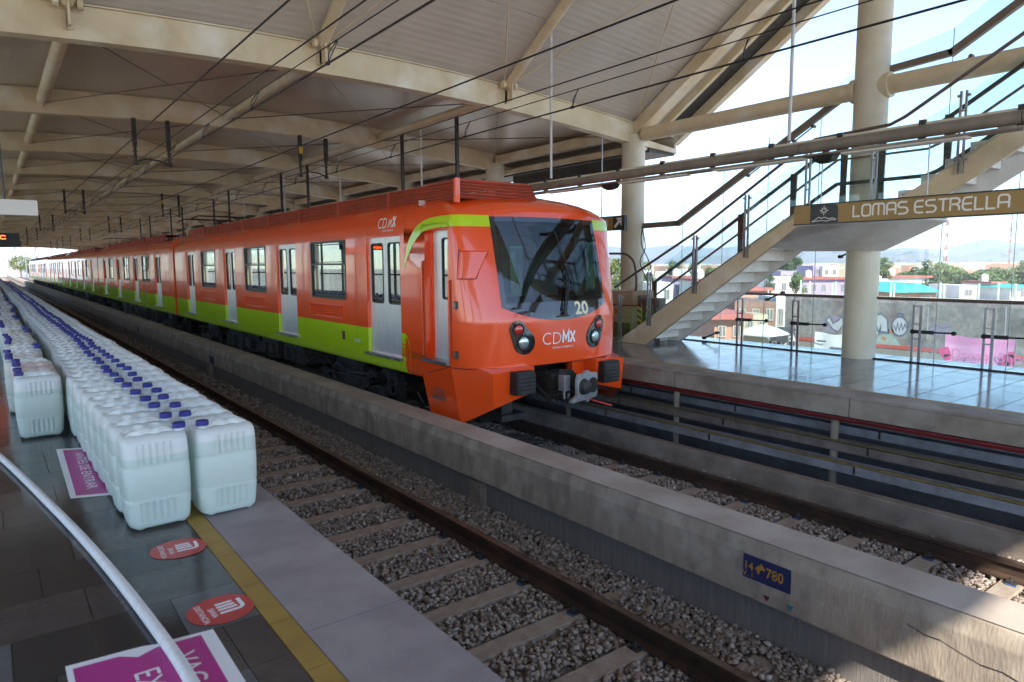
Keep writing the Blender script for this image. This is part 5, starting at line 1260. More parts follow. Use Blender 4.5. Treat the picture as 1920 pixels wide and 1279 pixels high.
def th_at_x(z, x):
    lo, hi = 0, 90
    for _ in range(30):
        mid = (lo+hi)/2
        if plan(z, mid)[0] < x: lo = mid
        else: hi = mid
    return mid
for j in range(5):
    za, zb2 = 1.90+.145*j/5, 1.90+.145*(j+1)/5
    te_a, te_b = th_at_x(za, XC-WSX-.0), th_at_x(zb2, XC-WSX-.0)
    for k in range(14):
        f0, f1 = k/14, (k+1)/14
        if k == 0: g.add([hull(7.62, za), ring_pt(za, .5), ring_pt(zb2, .5), hull(7.62, zb2)], [(0,1,2,3)])
        g.add([ring_pt(za, .5+(te_a-.5)*f0), ring_pt(za, .5+(te_a-.5)*f1), ring_pt(zb2, .5+(te_b-.5)*f1), ring_pt(zb2, .5+(te_b-.5)*f0)], [(0,1,2,3)])
        g.add([ring_pt(za, 180-(.5+(te_a-.5)*f0)), ring_pt(za, 180-(.5+(te_a-.5)*f1)), ring_pt(zb2, 180-(.5+(te_b-.5)*f1)), ring_pt(zb2, 180-(.5+(te_b-.5)*f0))], [(0,1,2,3)])
g.build('lime_arch', M['lime'], CAR1, fixn=False, smooth=True)
g = MB(); g.tube([hull(8.05, 1.90, .02), hull(8.0, 1.945, .03), hull(7.6, 1.96, .03), hull(7.45, 1.95, .025), hull(7.36, 1.90, .02)], .011, 6); g.build('rain_strip', M['lime'], CAR1, smooth=True)
# lime end panel with the rounded corner, laid on the body side
g = MB(); x = XC-HW-.003
P = [(8.552, ZB+.0), (8.47, ZB), (8.43, -.07), (8.402, .02), (8.395, .14), (8.41, .26), (8.44, .35), (8.485, .42), (8.552, ZLIME)]
g.add([(XC-prof_x(z)-.004, y, z) for y, z in P], [tuple(range(len(P)))]); g.build('lime_corner', M['lime'], CAR1, fixn=False)
g = MB(); o = Vector((XC-HW-.006, 8.50, .13)); rt = (0,-1,0)
o = Vector((XC-HW-.006, 8.645, .12))
for k, xx in enumerate((.0, .036, .072)): strokes(g, [[(xx, 0), (xx, .135)]], o, rt, (0,0,1), 1, 1, .017, .001)
strokes(g, [[(-.008, .180), (.075, .180)]+arc(.075, .147, .033, 80, 0, 4)+[(.108, 0)]], o, rt, (0,0,1), 1, 1, .017, .001); g.build('network_emblem', M['orange'], CAR1, fixn=False)
# writing on the side
xs_ = lambda z: XC-prof_x(z)-.004
def wrap_side(o):
    o0 = ORG[CAR1.name]
    for v in o.data.vertices: w_ = v.co+o0; v.co = Vector((XC-prof_x(w_.z)-.005, w_.y, w_.z))-o0
def mx_strokes(mb, o, rt, up_, s, w):
    strokes(mb, [[(0,0),(0,1),(.36,.35),(.72,1),(.72,0)]], o, rt, up_, s*.9, s, w, 0); strokes(mb, [[(.95,0),(1.55,1)]], o, rt, up_, s*.9, s, w, 0); strokes(mb, [[(.95,1),(1.55,0)]], o, rt, up_, s*.9, s, w, 0)
def side_MX():
    g = MB(); mx_strokes(g, (XC-HW, 9.02, 1.963), (0,-1,0), (0,0,1), .150, .030); wrap_side(g.build('lettering', M['white'], CAR1, fixn=False))
def side_text(s, y, z, size, m_, bold=0, stretch=1.0):
    o_ = text('lettering', s, (XC-HW, y, z), (0,-1,0), (0,0,1), size, M[m_], CAR1, bold=bold, thick=0, stretch=stretch); wrap_side(o_); return o_
def side_text_old(s, y, z, size, m_, bold=0, stretch=1.0):
    a = Vector((XC-prof_x(z)-.004, y, z)); b = Vector((XC-prof_x(z+size)-.004, y, z+size)); return text('lettering', s, a, (0,-1,0), (b-a).normalized(), size, M[m_], CAR1, bold=bold, thick=.012, stretch=stretch)
side_text('CD', 9.36, 1.955, .22, 'white', -.008, .92); side_MX()
side_text('CIUDAD DE MEXICO', 9.20, 1.905, .036, 'white', .004)
side_text('FE0020', 10.25, .20, .075, 'white', 0)
g = MB(); g.box(XC-HW-.008, XC-HW, 10.62, 10.72, .20, .34); g.build('data_plate', M['maroon_mark'], CAR1)
# lamps
def lamp_cluster(s_):
    # teardrop bezel: upper red lamp inboard, lower clear lamp outboard for the left cluster
    cxr, czr = s_*.715, .60; cxc, czc = s_*.615, .425
    ra, rb = .112, .158
    P = []; c1 = Vector((cxr, czr)); c2 = Vector((cxc, czc)); d = (c2-c1); L_ = d.length; base = math.atan2(d.y, d.x); al = math.acos((ra-rb)/L_)
    for k in range(17): a = base+al+(2*math.pi-2*al)*k/16; P.append((c1.x+ra*math.cos(a), c1.y+ra*math.sin(a)))
    for k in range(17): a = base-al+(2*al)*k/16; P.append((c2.x+rb*math.cos(a), c2.y+rb*math.sin(a)))
    n = len(P); cx = sum(p[0] for p in P)/n; cz = sum(p[1] for p in P)/n; g = MB()
    V = [front_pt(XC+p[0], p[1], .012) for p in P]; V2 = [front_pt(XC+p[0], p[1], -.01) for p in P]
    inner = [[front_pt(XC+cx+(p[0]-cx)*f, cz+(p[1]-cz)*f, .012+.006*(1-f)) for p in P] for f in (.8, .5, .2)]
    g.add(V+V2, [(k, (k+1) % n, n+(k+1) % n, n+k) for k in range(n)]); prev = V
    for r_ in inner: g.add(prev+r_, [(k, (k+1) % n, n+(k+1) % n, n+k) for k in range(n)]); prev = r_
    g.add(prev, [tuple(range(n))]); bz = g.build('lamp_cluster', M['surround'], CAR1, fixn=False)
    for (x, z, r_, m_, nm_) in ((cxr-s_*.01, czr-.005, .064, 'red_lens', 'tail_lamp'), (cxc+s_*.015, czc, .078, 'clear_lens', 'headlamp')):
        g = MB(); c = front_pt(XC+x, z, .012); nn = front_n(XC+x, z); a = nn.cross(Vector((0,0,1))).normalized(); b = nn.cross(a); rr = []
        for rad, h_ in ((r_*1.28, .004), (r_*1.22, .018), (r_*1.05, .016)): rr.append([c+a*(rad*math.cos(2*math.pi*k/24))+b*(rad*math.sin(2*math.pi*k/24))+nn*h_ for k in range(24)])
        g.loft(rr, closed=True); rg = g.build('lamp_ring', M['black'], bz, smooth=True, ang=50, fixn=False)
        g = MB(); rr = []
        for q in range(5): rad = r_*math.cos(q/4*1.45); h_ = .006+.022*math.sin(q/4*1.45); rr.append([c+a*(rad*math.cos(2*math.pi*k/24))+b*(rad*math.sin(2*math.pi*k/24))+nn*h_ for k in range(24)])
        g.loft(rr, closed=True, capb=True); g.build(nm_, M[m_], bz, smooth=True, fixn=False)
lamp_cluster(-1); lamp_cluster(1)
def front_MX():
    g = MB(); mx_strokes(g, (0,0,0), (1,0,0), (0,0,1), .150, .032); o_ = g.build('lettering', M['white'], CAR1, fixn=False); o0 = ORG[CAR1.name]
    for v in o_.data.vertices: w_ = v.co+o0; v.co = front_pt(XC+.015+w_.x, .380+w_.z, .009)-o0
def front_text(s, x, z, size, m_, bold, stretch=1.0, nm_='lettering'):
    me = text(nm_, s, (0,0,0), (1,0,0), (0,0,1), size, M[m_], CAR1, bold=bold, thick=0, stretch=stretch); o0 = ORG[CAR1.name]
    for v in me.data.vertices:
        w_ = v.co+o0; p = front_pt(XC+x+w_.x, z+w_.z, .009); v.co = p-o0
front_text('CD', -.35, .37, .235, 'white', -.014, 1.0); front_MX()
front_text('CIUDAD DE MEXICO', -.17, .31, .040, 'white', .004, 1.0)
M['number_cream'] = mat('number_cream', (.78,.72,.50), None, rough=.5)
front_text('20', .235, .75, .235, 'number_cream', .03, 1.12)
# apron: side cheeks, wings, bulkhead
def apron(s_):
    X = lambda x: XC+s_*x
    P = {'a':(X(1.39),8.08,-.08),'b':(X(1.39),7.88,-.57),'c':(X(1.37),7.18,-.60),'d':(X(1.13),6.78,-.37),'e':(X(.60),6.76,-.24),'f':(X(1.39),7.95,.115),'g':(X(1.385),7.36,.112),
         'h':(X(1.16),6.76,.075),'i':(X(.55),6.70,.125),'j':(X(1.22),7.08,.13),'k':(X(.55),6.73,-.21), 'l':(X(.55),6.86,.112),'m':(X(1.0),6.92,.114)}
    g = MB()
    F_ = [('f','a','b','c','g'),('g','c','d','h','j'),('h','d','e','k','i'),('g','j','m'),('j','h','i','l','m')]
    for f in F_: g.add([P[k] for k in f], [tuple(range(len(f)))])
    # inner faces
    g.add([P['k'], P['i'], P['l'], (X(.55),7.4,.10), (X(.55),7.4,-.30)], [(0,1,2,3,4)]); g.add([P['c'], P['d'], P['e'], P['k'], (X(.55),7.4,-.3), (X(1.3),7.9,-.5), P['b']], [(0,1,2,3,4,5,6)])
    ap = g.build('apron', M['orange'], CAR1, bevel=.012, seg=2, ang=12)
    g = MB(); x0, x1 = sorted((X(.61), X(.91))); g.box(x0, x1, 6.60, 6.76, -.21, .085); bb = g.build('buffer_block', M['black'], CAR1, bevel=.012)
    g = MB()
    for k in range(5): z = -.16+.048*k; g.box(x0+.01, x1-.01, 6.583, 6.598, z-.02, z+.012)
    g.build('buffer_rib', M['under2'], bb)
    if s_ < 0:
        g = MB(); g.box(XC-HW-.004, XC-HW+.05, 7.52, 7.80, -.33, -.20); st = g.build('step_recess', M['roof_red'], CAR1); g = MB(); g.box(XC-HW-.04, XC-HW+.0, 7.50, 7.80, -.335, -.315); g.build('foot_step', M['grey_steel'], st)
apron(-1); apron(1)
g = MB(); g.box(XC-.56, XC+.56, 7.35, 7.40, -.3, .11); g.build('coupler_recess', M['black'], CAR1)
g = MB(); g.box(XC+.24, XC+.56, 6.95, 7.0, -.12, .11); g.box(XC+.24, XC+.27, 6.84, 7.0, -.12, .11); g.build('bulkhead', M['orange'], CAR1, bevel=.005)
g = MB(); g.box(XC-.85, XC-.45, 7.0, 7.25, -.62, -.54); g.box(XC-.78, XC-.6, 7.1, 7.3, -.56, -.30); g.build('rail_guard', M['under2'], CAR1)
g = MB()
for k in range(6): g.tube([(XC-.25, 6.88+.1*k, -.95), (XC-.75, 6.88+.1*k, -.92)], .03, 6)
g.box(XC-.85, XC-.62, 7.5, 7.9, -.72, -.45); g.build('front_undergear', M['under'], CAR1)
# the mask seam
g = MB(); P = [ring_pt(.112, t_, .004) for t_ in range(0, 181, 4)]; g.tube([Vector((XC-HW-.004, 7.95, -.03)), Vector((XC-HW-.004, 7.45, .10))]+P, .005, 5); g.build('seam', M['maroon_mark'], CAR1, smooth=True)
# coupler
CP = g_ = None
g = MB(); g.tube([(XC-.05, 7.35, -.13), (XC-.03, 6.8, -.14), (XC+.0, 6.35, -.15)], [.15, .11, .09], 12); g.box(XC-.22, XC+.18, 6.75, 7.1, -.30, -.02)
for k in range(5): g.tube([(XC-.3+.09*k, 7.2, -.05), (XC-.28+.1*k, 6.8, -.33-.03*k), (XC-.1+.05*k, 6.35, -.18)], .018, 6)
g.tube([(XC-.38, 7.2, .0), (XC-.30, 6.75, -.30), (XC-.36, 6.6, -.36)], .022, 6)
cp = g.build('coupler_shank', M['under'], CAR1, smooth=True)
g = MB(); c = Vector((XC-.05, 6.30, -.125)); A_ = Vector((.97, .18, 0)).normalized(); nb = Vector((.18, -.97, 0)).normalized(); Z_ = Vector((0,0,1))
out_ = [(-.20,.10),(-.17,.165),(-.05,.17),(-.03,.195),(.03,.195),(.05,.17),(.19,.155),(.215,.12),(.215,-.13),(.19,-.165),(.06,-.175),(.03,-.21),(-.01,-.21),(-.04,-.175),(-.32,-.185),(-.32,-.155),(-.20,-.10)]
g.prism([c+A_*x+Z_*z for x, z in out_], nb*.055); pl_ = g.build('coupler_plate', M['silver'], cp, bevel=.006)
g = MB(); q = c+nb*.055
g.tube([q+A_*-.085, q+A_*-.085+nb*.06, q+A_*-.085+nb*.10], [.105, .085, .03], 20); g.build('coupler_cone', M['under2'], cp, smooth=True)
g = MB(); g.tube([q+A_*.105, q+A_*.105+nb*.012], .10, 20); g.build('coupler_socket', M['black'], cp); g = MB(); g.tube([q+A_*.105+nb*.012, q+A_*.105+nb*.02], [.112, .108], 20); 
g.build('socket_rim', M['silver'], cp) if False else None
g = MB(); g.tube([c+Vector((.05,.1,-.17)), c+Vector((.22, -.12, -.24)), c+Vector((.30, -.20, -.27))], .013, 8); g.build('release_handle', M['red_print'], cp, smooth=True)
g = MB(); cc = Vector((XC-.26, 6.45, -.05)); g.box(cc.x-.05, cc.x+.05, cc.y-.06, cc.y+.06, cc.z-.14, cc.z+.06); g.tube([cc+Vector((0,0,-.14)), cc+Vector((.0,.0,-.24)), cc+Vector((.12,.05,-.26)), cc+Vector((.16,.08,-.14))], .02, 8); g.build('air_valve', M['silver'], cp, bevel=.01)
g = MB()
for k in range(4): g.tube([cc+Vector((.0,.1,.02+.03*k)), cc+Vector((.12,.0,.06+.02*k)), c+Vector((-.1,.05,.06+.03*k))], .012, 6)
g.build('coupler_cable', M['under2'], cp, smooth=True)
g = MB(); x_ = XC-HW+.06
for k in range(3): g.tube([(x_, 9.1+.12*math.cos(a_), -.38+.13*math.sin(a_)) for a_ in [j*.5+k for j in range(12)]], .010, 5)
g.tube([(x_, 8.35, -.35), (x_, 8.2, -.48)], .014, 5); g.build('cable_loop', M['under2'], CAR1, smooth=True)
# pantograph at the joint of cars one and two
def pantograph(car, y):
    g = MB()
    for s_ in (-1, 1):
        g.tube([(XC+s_*.4, y, 2.50), (XC+s_*.35, y-.9, 2.72), (XC+s_*.3, y+.1, 2.95)], .018, 6); g.tube([(XC+s_*.45, y+.9, 2.50), (XC+s_*.45, y-.9, 2.50)], .025, 6)
        for yy in (-.8, .8): g.tube([(XC+s_*.45, y+yy, 2.44), (XC+s_*.45, y+yy, 2.50)], .05, 8)
    for yy in (.0, .22): g.tube([(XC-.95, y+yy, 2.86), (XC-.75, y+yy, 2.97), (XC+.75, y+yy, 2.97), (XC+.95, y+yy, 2.86)], .018, 6)
    g.tube([(XC-.5, y, 2.52), (XC+.5, y, 2.52)], .03, 6); g.build('pantograph', M['dark_steel'], car, smooth=True)
# following cars
def follow(i, y0, lab):
    t = thing('train_car', lab, 'train car', (XC, y0, RZ), 'cars of the orange train')
    L_ = 18.35; D = [(y0+2.05+4.42*k, y0+3.1+4.42*k) for k in range(4)]; Wn = [(y0+4.05+4.42*k, y0+5.5+4.42*k) for k in range(3)]
    body(y0, y0+L_, D, Wn, t, 1)
    for a, b in D: make_door(t, -1, a, b, i < 3)
    if i < 3:
        for a, b in D: make_door(t, 1, a, b, False)
    for a, b in Wn:
        make_window(t, -1, a, b); make_window(t, 1, a, b) if i < 3 else None
        if i < 3: make_vent(t, -1, a+.1, b)
    underframe(t, y0, y0+L_, 10+i); roof_gear(t, y0, y0+L_, (y0+2.2, y0+L_-.6))
    pantograph(t, y0+1.1)
    if i <= 6: 
        g = MB(); g.box(XC-1.15, XC+1.15, y0-.26, y0-.01, -.1, 2.2); g.build('gangway', M['black'], t)
    return t
pantograph(CAR1, 22.75)
nm2 = ['second', 'third', 'fourth', 'fifth', 'sixth', 'last']
for i in range(5): follow(i+2, 23.52+18.62*i, f'{nm2[i]} orange and lime train car from the front, '+('coupled behind the leading car' if i == 0 else 'further down the track'))
# ------------------------------------------------------------------ street and town beyond the glass
def bx(px, d, off=0): v = at_depth(px, 505, d); return v
M['stone_wall'] = mat('rough_grey_wall', (.17,.155,.15), (.28,.255,.24), 3.2, .95, bump=.6, bscale=6, c3=(.11,.10,.10), s3=.7)
M['kerb_red'] = mat('kerb_red', (.42,.06,.035), (.3,.06,.05), 2, .8)
M['pave'] = mat('pale_pavement', (.58,.52,.44), (.5,.45,.38), .6, .9)
M['plaster_white'] = mat('plaster_white', (.72,.70,.68), (.6,.58,.56), .8, .85)
M['plaster_lilac'] = mat('plaster_lilac', (.36,.29,.43), (.31,.25,.37), .8, .85)
M['plaster_ochre'] = mat('plaster_ochre', (.50,.42,.29), (.44,.37,.26), .8, .85)
M['plaster_terra'] = mat('plaster_terra', (.42,.23,.16), (.36,.20,.14), .8, .85)
M['brick'] = mat('brick_face', (.22,.115,.085), (.28,.16,.12), 7, .9)
M['roof_tile_red'] = mat('red_roofing', (.38,.12,.09), (.31,.10,.08), 2, .7)
M['teal_roof'] = mat('teal_roofing', (.05,.42,.36), (.06,.38,.33), 1, .5)
M['win_dark'] = mat('dark_window', (.17,.18,.19), None, rough=.15)
M['pole_green'] = mat('pale_green_pole', (.42,.55,.44), None, rough=.5)
M['pink'] = mat('pink_banner', (.62,.30,.45), (.55,.22,.40), 1.2, .6)
M['pink_letter'] = mat('pink_letter', (.50,.12,.30), None, rough=.6); M['pink_dark'] = mat('pink_flower', (.55,.04,.16), None, rough=.6)
g = MB(); g.box(24, 40, -30, 60, GZ, GZ+.02); tag(g.build('road', mat('asphalt', (.22,.21,.20), (.27,.26,.24), .6, .9)), kind='structure')
g = MB(); g.box(36.5, 40, -30, 60, GZ+.0, GZ+.16); tag(g.build('pavement', M['pave']), kind='structure')
XW = 40.0
t = thing('graffiti_wall', 'long rough grey street wall covered in graffiti across the road', 'wall', (XW, 14, GZ))
g = MB(); g.box(XW, XW+.3, 2, 23.9, GZ, -.62); g.build('wall_face', M['stone_wall'], t)
g = MB(); g.box(XW-.05, XW+.35, 2, 23.9, -.62, -.50); g.build('coping', M['plaster_ochre'], t)
g = MB(); g.box(XW-.12, XW-.005, 2, 23.9, GZ+.16, GZ+.62); g.build('base', M['concrete_dark'], t)
g = MB(); g.box(XW-.16, XW-.005, 2, 23.9, GZ+.63, GZ+.80); g.build('red_ledge', M['kerb_red'], t)
# graffiti as flat paint on the wall
gm = {k: mat('spray_'+k, c, None, rough=.9) for k, c in dict(white=(.36,.37,.39), blue=(.10,.115,.16), lilac=(.225,.20,.26), orange=(.36,.18,.10), mint=(.24,.31,.28)).items()}
def wall_pt(px, py):
    v = px_ray(px, py); s_ = (XW-.006)/v.x; return (v.y*s_, CAMH+v.z*s_)
def patch(pts, m_, k, nm_='graffiti_paint'):
    g = MB(); Q = [wall_pt(*p) for p in pts]; g.add([(XW-.004-.002*k, y, z) for y, z in Q], [tuple(range(len(Q)))]); g.build(nm_, gm[m_], t, fixn=False)
def line(pts, m_, w, k):
    g = MB(); Q = [wall_pt(*p) for p in pts]; strokes(g, [[(-y, z) for y, z in Q]], (XW-.004-.002*k, 0, 0), (0,-1,0), (0,0,1), 1, 1, w, 0); g.build('graffiti_line', gm[m_], t, fixn=False)
patch([(1540,600),(1560,590),(1576,595),(1580,615),(1560,625),(1545,622)], 'lilac', 1)
patch([(1548,600),(1556,593),(1562,606),(1572,601),(1579,592),(1582,608),(1572,622),(1562,618),(1557,612)], 'white', 2)
line([(1548,600),(1556,593),(1562,606),(1572,601),(1579,592),(1582,608),(1572,622),(1562,618),(1557,612),(1548,600)], 'blue', .09, 3)
patch([(1642,592),(1652,590),(1664,598),(1666,622),(1650,624),(1642,628)], 'white', 2)
line([(1642,592),(1652,588),(1664,598),(1666,624),(1650,622),(1652,608),(1648,624),(1643,612)], 'blue', .10, 3)
patch([(1642,640),(1650,628),(1670,626),(1684,640),(1690,652),(1660,652),(1645,655)], 'mint', 2)
patch([(1664,618),(1674,616),(1676,624),(1668,627)], 'orange', 3); patch([(1654,630),(1664,634),(1660,640),(1652,636)], 'orange', 3)
cx, cy = 1687, 612
patch([(cx+15*math.cos(a), cy+18*math.sin(a)) for a in [k*.42 for k in range(15)]], 'white', 2)
line([(cx+15*math.cos(a), cy+18*math.sin(a)) for a in [k*.42 for k in range(16)]], 'blue', .09, 3)
line([(1676,610),(1680,620),(1683,606),(1686,620),(1690,607),(1693,619),(1697,608),(1700,616)], 'blue', .06, 4); line([(1682,592),(1686,588),(1694,590),(1691,596)], 'blue', .1, 4)
patch([(1738,622),(1750,606),(1764,610),(1776,604),(1786,618),(1770,628),(1752,630)], 'lilac', 1); line([(1740,618),(1752,608),(1768,616),(1784,612)], 'blue', .03, 2)
for px in (1741, 1887): line([(px, 576), (px-3, 636)], 'white', .05, 5)
# fence with banners at the pavement edge
def banner(x, pxl, pxr, pyt, pyb, m_, label, name='street_banner'):
    def P(px, py): v = px_ray(px, py); s_ = x/v.x; return (v.y*s_, CAMH+v.z*s_)
    ya, zt1 = P(pxl, pyt); yb, zt2 = P(pxr, pyt+(pxr-pxl)*.045); zb1 = P(pxl, pyb)[1]
    b = thing(name, label, 'banner', (x, ya, zb1)); g = MB(); n = 16; rr = []
    for k in range(n+1):
        f = k/n; y = ya+(yb-ya)*f; sag = -.06*math.sin(math.pi*f)+.02*math.sin(11*f); xx = x+.04*math.sin(9*f)
        rr.append([(xx, y, zt1+sag), (xx+.03*math.sin(14*f), y, (zt1+zb1)/2), (xx, y, zb1+.02*math.sin(6*f))])
    g.loft(rr); g.build('sheet', m_, b, smooth=True, ang=80, fixn=False)
    for yy in (ya, yb): g = MB(); g.tube([(x+.05, yy, GZ), (x+.05, yy, zt1+.15)], .03, 6); g.build('pole', M['grey_steel'], b)
    return b, ya, yb, zt1, zb1
b, ya, yb, z1, z0 = banner(34.5, 1773, 1905, 627, 700, M['pink'], 'pink street banner with curly writing hanging across the road')
for (fy, fz, r_) in ((.02,.55,.22),(.06,.42,.14),(.94,.5,.22),(.90,.36,.16),(.97,.62,.13)):
    g = MB(); n = 9; g.add([(34.38, ya+(yb-ya)*fy+r_*math.cos(a)*(1+.3*(k % 2)), z0+(z1-z0)*fz+r_*math.sin(a)*(1+.3*(k % 2))) for k, a in enumerate([2*math.pi*j/n for j in range(n)])], [tuple(range(n))]); g.build('printed_flower', M['pink_dark'], b, fixn=False)
text('lettering', 'Dream Show', (34.36, ya-.30, z0+.75), (0,-1,0), (.0,0.0,1), .62, M['pink_letter'], b, thick=.002, stretch=.95)
b, ya, yb, z1, z0 = banner(34.5, 1412, 1490, 608, 665, mat('charcoal_banner', (.075,.08,.09), (.11,.11,.12), 2, .7), 'dark grey street banner with pale letters low behind the railing')
g = MB(); o = (34.43, ya-.5, z0+.1)
strokes(g, [arc(.35,.62,.36,30,330,12), [(.75,.1),(.8,.75),(1.0,.8),(1.05,.5),(.8,.45),(1.1,.1)], [(1.3,.1),(1.35,.8)], [(1.65,.75),(1.35,.45),(1.7,.1)], [(1.9,.1),(2.2,.6)], [(1.75,1.05),(2.0,1.2),(2.1,.95),(1.8,.9)]], o, (0,-1,0), (0,0,1), 1, 1, .10, .0); g.build('lettering', M['white_paint'], b, fixn=False)
b, ya, yb, z1, z0 = banner(34.5, 1528, 1612, 622, 690, M['plaster_white'], 'white street banner with faint print behind the big column')
g = MB(); 
for k, (a, w_) in enumerate(((.15, .5), (.9, 1.4), (.9, 1.2))): g.box(34.42, 34.43, ya-a-w_, ya-a, z1-.5-.3*k, z1-.42-.3*k)
g.build('print_line', gm['blue'], b)
banner(34.5, 1300, 1342, 606, 650, M['plaster_white'], 'small white banner low behind the glass near the stair foot')
# low buildings left of the wall
def house(pxl, pxr, pyt, pyb, d, m_, label, depth=8, roofm=None, wins=2, floors=1, cat='house', wm=None, gable=False):
    A = at_depth(pxl, pyt, d); B = at_depth(pxr, pyt, d); zt = (A.z+B.z)/2; zb = GZ
    dirv = (Vector((B.x, B.y, 0))-Vector((A.x, A.y, 0))); wd = dirv.length; dirv.normalize(); nb = Vector((-dirv.y, dirv.x, 0))
    if nb.dot(Vector((A.x, A.y, 0))) < 0: nb = -nb
    A0 = Vector((A.x, A.y, zb)); t = thing('house' if cat == 'house' else 'building', label, cat, A0)
    def Q(u, v, z): p = A0+dirv*u+nb*v; return (p.x, p.y, z)
    # wall with window openings as inset panes
    g = MB(); g.add([Q(0,0,zb), Q(wd,0,zb), Q(wd,depth,zb), Q(0,depth,zb), Q(0,0,zt), Q(wd,0,zt), Q(wd,depth,zt), Q(0,depth,zt)], [(0,3,2,1),(4,5,6,7),(0,1,5,4),(1,2,6,5),(2,3,7,6),(3,0,4,7)])
    w_ = g.build('wall', m_, t)
    zv = max(zb, at_depth(pxl, pyb, d).z); fh = (zt-zv)/floors
    for f in range(floors):
        for k in range(wins):
            u = wd*(k+.5)/wins; hw_ = min(.42, wd/wins*.2); z0 = zv+fh*f+fh*.38; z1 = zv+fh*f+fh*.72
            g = MB(); g.add([Q(u-hw_,-.03,z0), Q(u+hw_,-.03,z0), Q(u+hw_,-.03,z1), Q(u-hw_,-.03,z1)], [(0,1,2,3)]); wn = g.build('window', M['win_dark'], t, fixn=False)
            g = MB()
            for (a, b, c, e) in ((u-hw_-.06, u+hw_+.06, z1, z1+.07), (u-hw_-.06, u+hw_+.06, z0-.07, z0), (u-hw_-.06, u-hw_, z0, z1), (u+hw_, u+hw_+.06, z0, z1), (u-.03, u+.03, z0, z1)): g.add([Q(a,-.08,c), Q(b,-.08,c), Q(b,-.08,e), Q(a,-.08,e)], [(0,1,2,3)])
            g.build('frame', M['concrete_top'], wn, fixn=False)
    if roofm:
        if gable:
            hz = wd*.22; g = MB(); e_ = .5
            g.add([Q(-e_,-.6,zt), Q(wd*.5,-.6,zt+hz), Q(wd+e_,-.6,zt), Q(-e_,depth,zt), Q(wd*.5,depth,zt+hz), Q(wd+e_,depth,zt)], [(0,1,4,3),(1,2,5,4),(0,2,1),(3,4,5)]); g.build('roof', roofm, t)
        else:
            g = MB(); g.add([Q(-.3,-.5,zt), Q(wd+.3,-.5,zt), Q(wd+.3,depth,zt), Q(-.3,depth,zt), Q(-.3,-.5,zt+.28), Q(wd+.3,-.5,zt+.28), Q(wd+.3,depth,zt+.28), Q(-.3,depth,zt+.28)], [(0,3,2,1),(4,5,6,7),(0,1,5,4),(1,2,6,5),(2,3,7,6),(3,0,4,7)]); rf = g.build('roof', roofm, t)
            g = MB(); g.tube([Q(wd*.3,2,zt+.28), Q(wd*.3,2,zt+1.1), Q(wd*.3,2,zt+1.3)], [.45,.45,.15], 10); g.build('water_tank', M['plaster_white'], rf)
    return t
H = [ (1378,1456,566,620,40,'brick','brick building with flat top behind the railing, left of the graffiti wall',6,None,3,1,'building'),
 (1456,1473,557,640,41,'plaster_white','narrow blank white wall end at the left end of the graffiti wall',3,None,1,1,'building'),
 (1340,1395,598,650,36,'plaster_terra','low terracotta house under the stairs, seen through the glass',5,'roof_tile_red',2,1,'house'),
 (1395,1440,590,640,38,'plaster_ochre','low ochre house beside the terracotta one',5,None,2,1,'house'),
 (1500,1590,524,560,95,'plaster_lilac','lilac two-storey house with a red roof edge left of the big column',9,'roof_tile_red',5,1,'house'),
 (1525,1560,498,522,104,'plaster_lilac','lilac upper storey standing behind the lilac house',6,None,2,1,'house'),
 (1543,1572,499,524,103,'plaster_white','white rooftop block beside the lilac upper storey',5,None,2,1,'house'),
 (1440,1500,520,560,90,'plaster_white','white house with lilac neighbour, left of the leafy street tree',8,None,3,1,'house'),
 (1464,1492,508,535,98,'plaster_lilac','small lilac house half hidden by the palm',6,None,2,1,'house'),
 (1645,1665,523,560,88,'plaster_white','narrow white house just right of the big column',6,None,1,1,'house'),
 (1662,1742,521,560,96,'plaster_white','long white house with red roof edge behind the teal roof',8,'roof_tile_red',5,1,'house'),
 (1645,1700,537,572,78,'roof_tile_red','low red house beside the teal roof',6,'roof_tile_red',2,1,'house'),
 (1676,1755,548,572,70,'plaster_terra','teal gabled shed with bright roof right of the big column',10,'teal_roof',2,1,'building'),
 (1858,1880,532,560,92,'plaster_white','small white house in front of the trees at right',6,'roof_tile_red',2,1,'house'),
 (1800,1832,535,565,80,'plaster_white','white shed with slanting side behind the football poles',6,None,1,1,'building'),
 (1895,1925,540,566,88,'plaster_white','white house with teal trim at the right edge',6,'teal_roof',2,1,'house'),
 (1660,1925,572,590,46,'plaster_ochre','long low ochre wall behind the graffiti wall',2,None,0,1,'building'),
 (1130,1165,520,560,80,'plaster_ochre','ochre house seen between the train and the column',6,None,1,1,'house'),
 (1215,1262,530,580,75,'plaster_white','white house through the stair railing beside the column',7,None,2,1,'house'),
 (1262,1300,522,575,92,'plaster_lilac','lilac house through the stair railing',7,'roof_tile_red',2,1,'house'),
 (1300,1372,527,575,84,'plaster_white','white house behind the lower stair railing with red roof edge',7,'roof_tile_red',3,1,'house'),
 (1372,1440,545,590,66,'plaster_terra','terracotta house low behind the stair underside',7,'roof_tile_red',2,1,'house')]
for h_ in H: house(h_[0], h_[1], h_[2], h_[3], h_[4], M[h_[5]], h_[6], h_[7], M[h_[8]] if h_[8] else None, h_[9], h_[10], h_[11], gable=(h_[8] == 'teal_roof'))
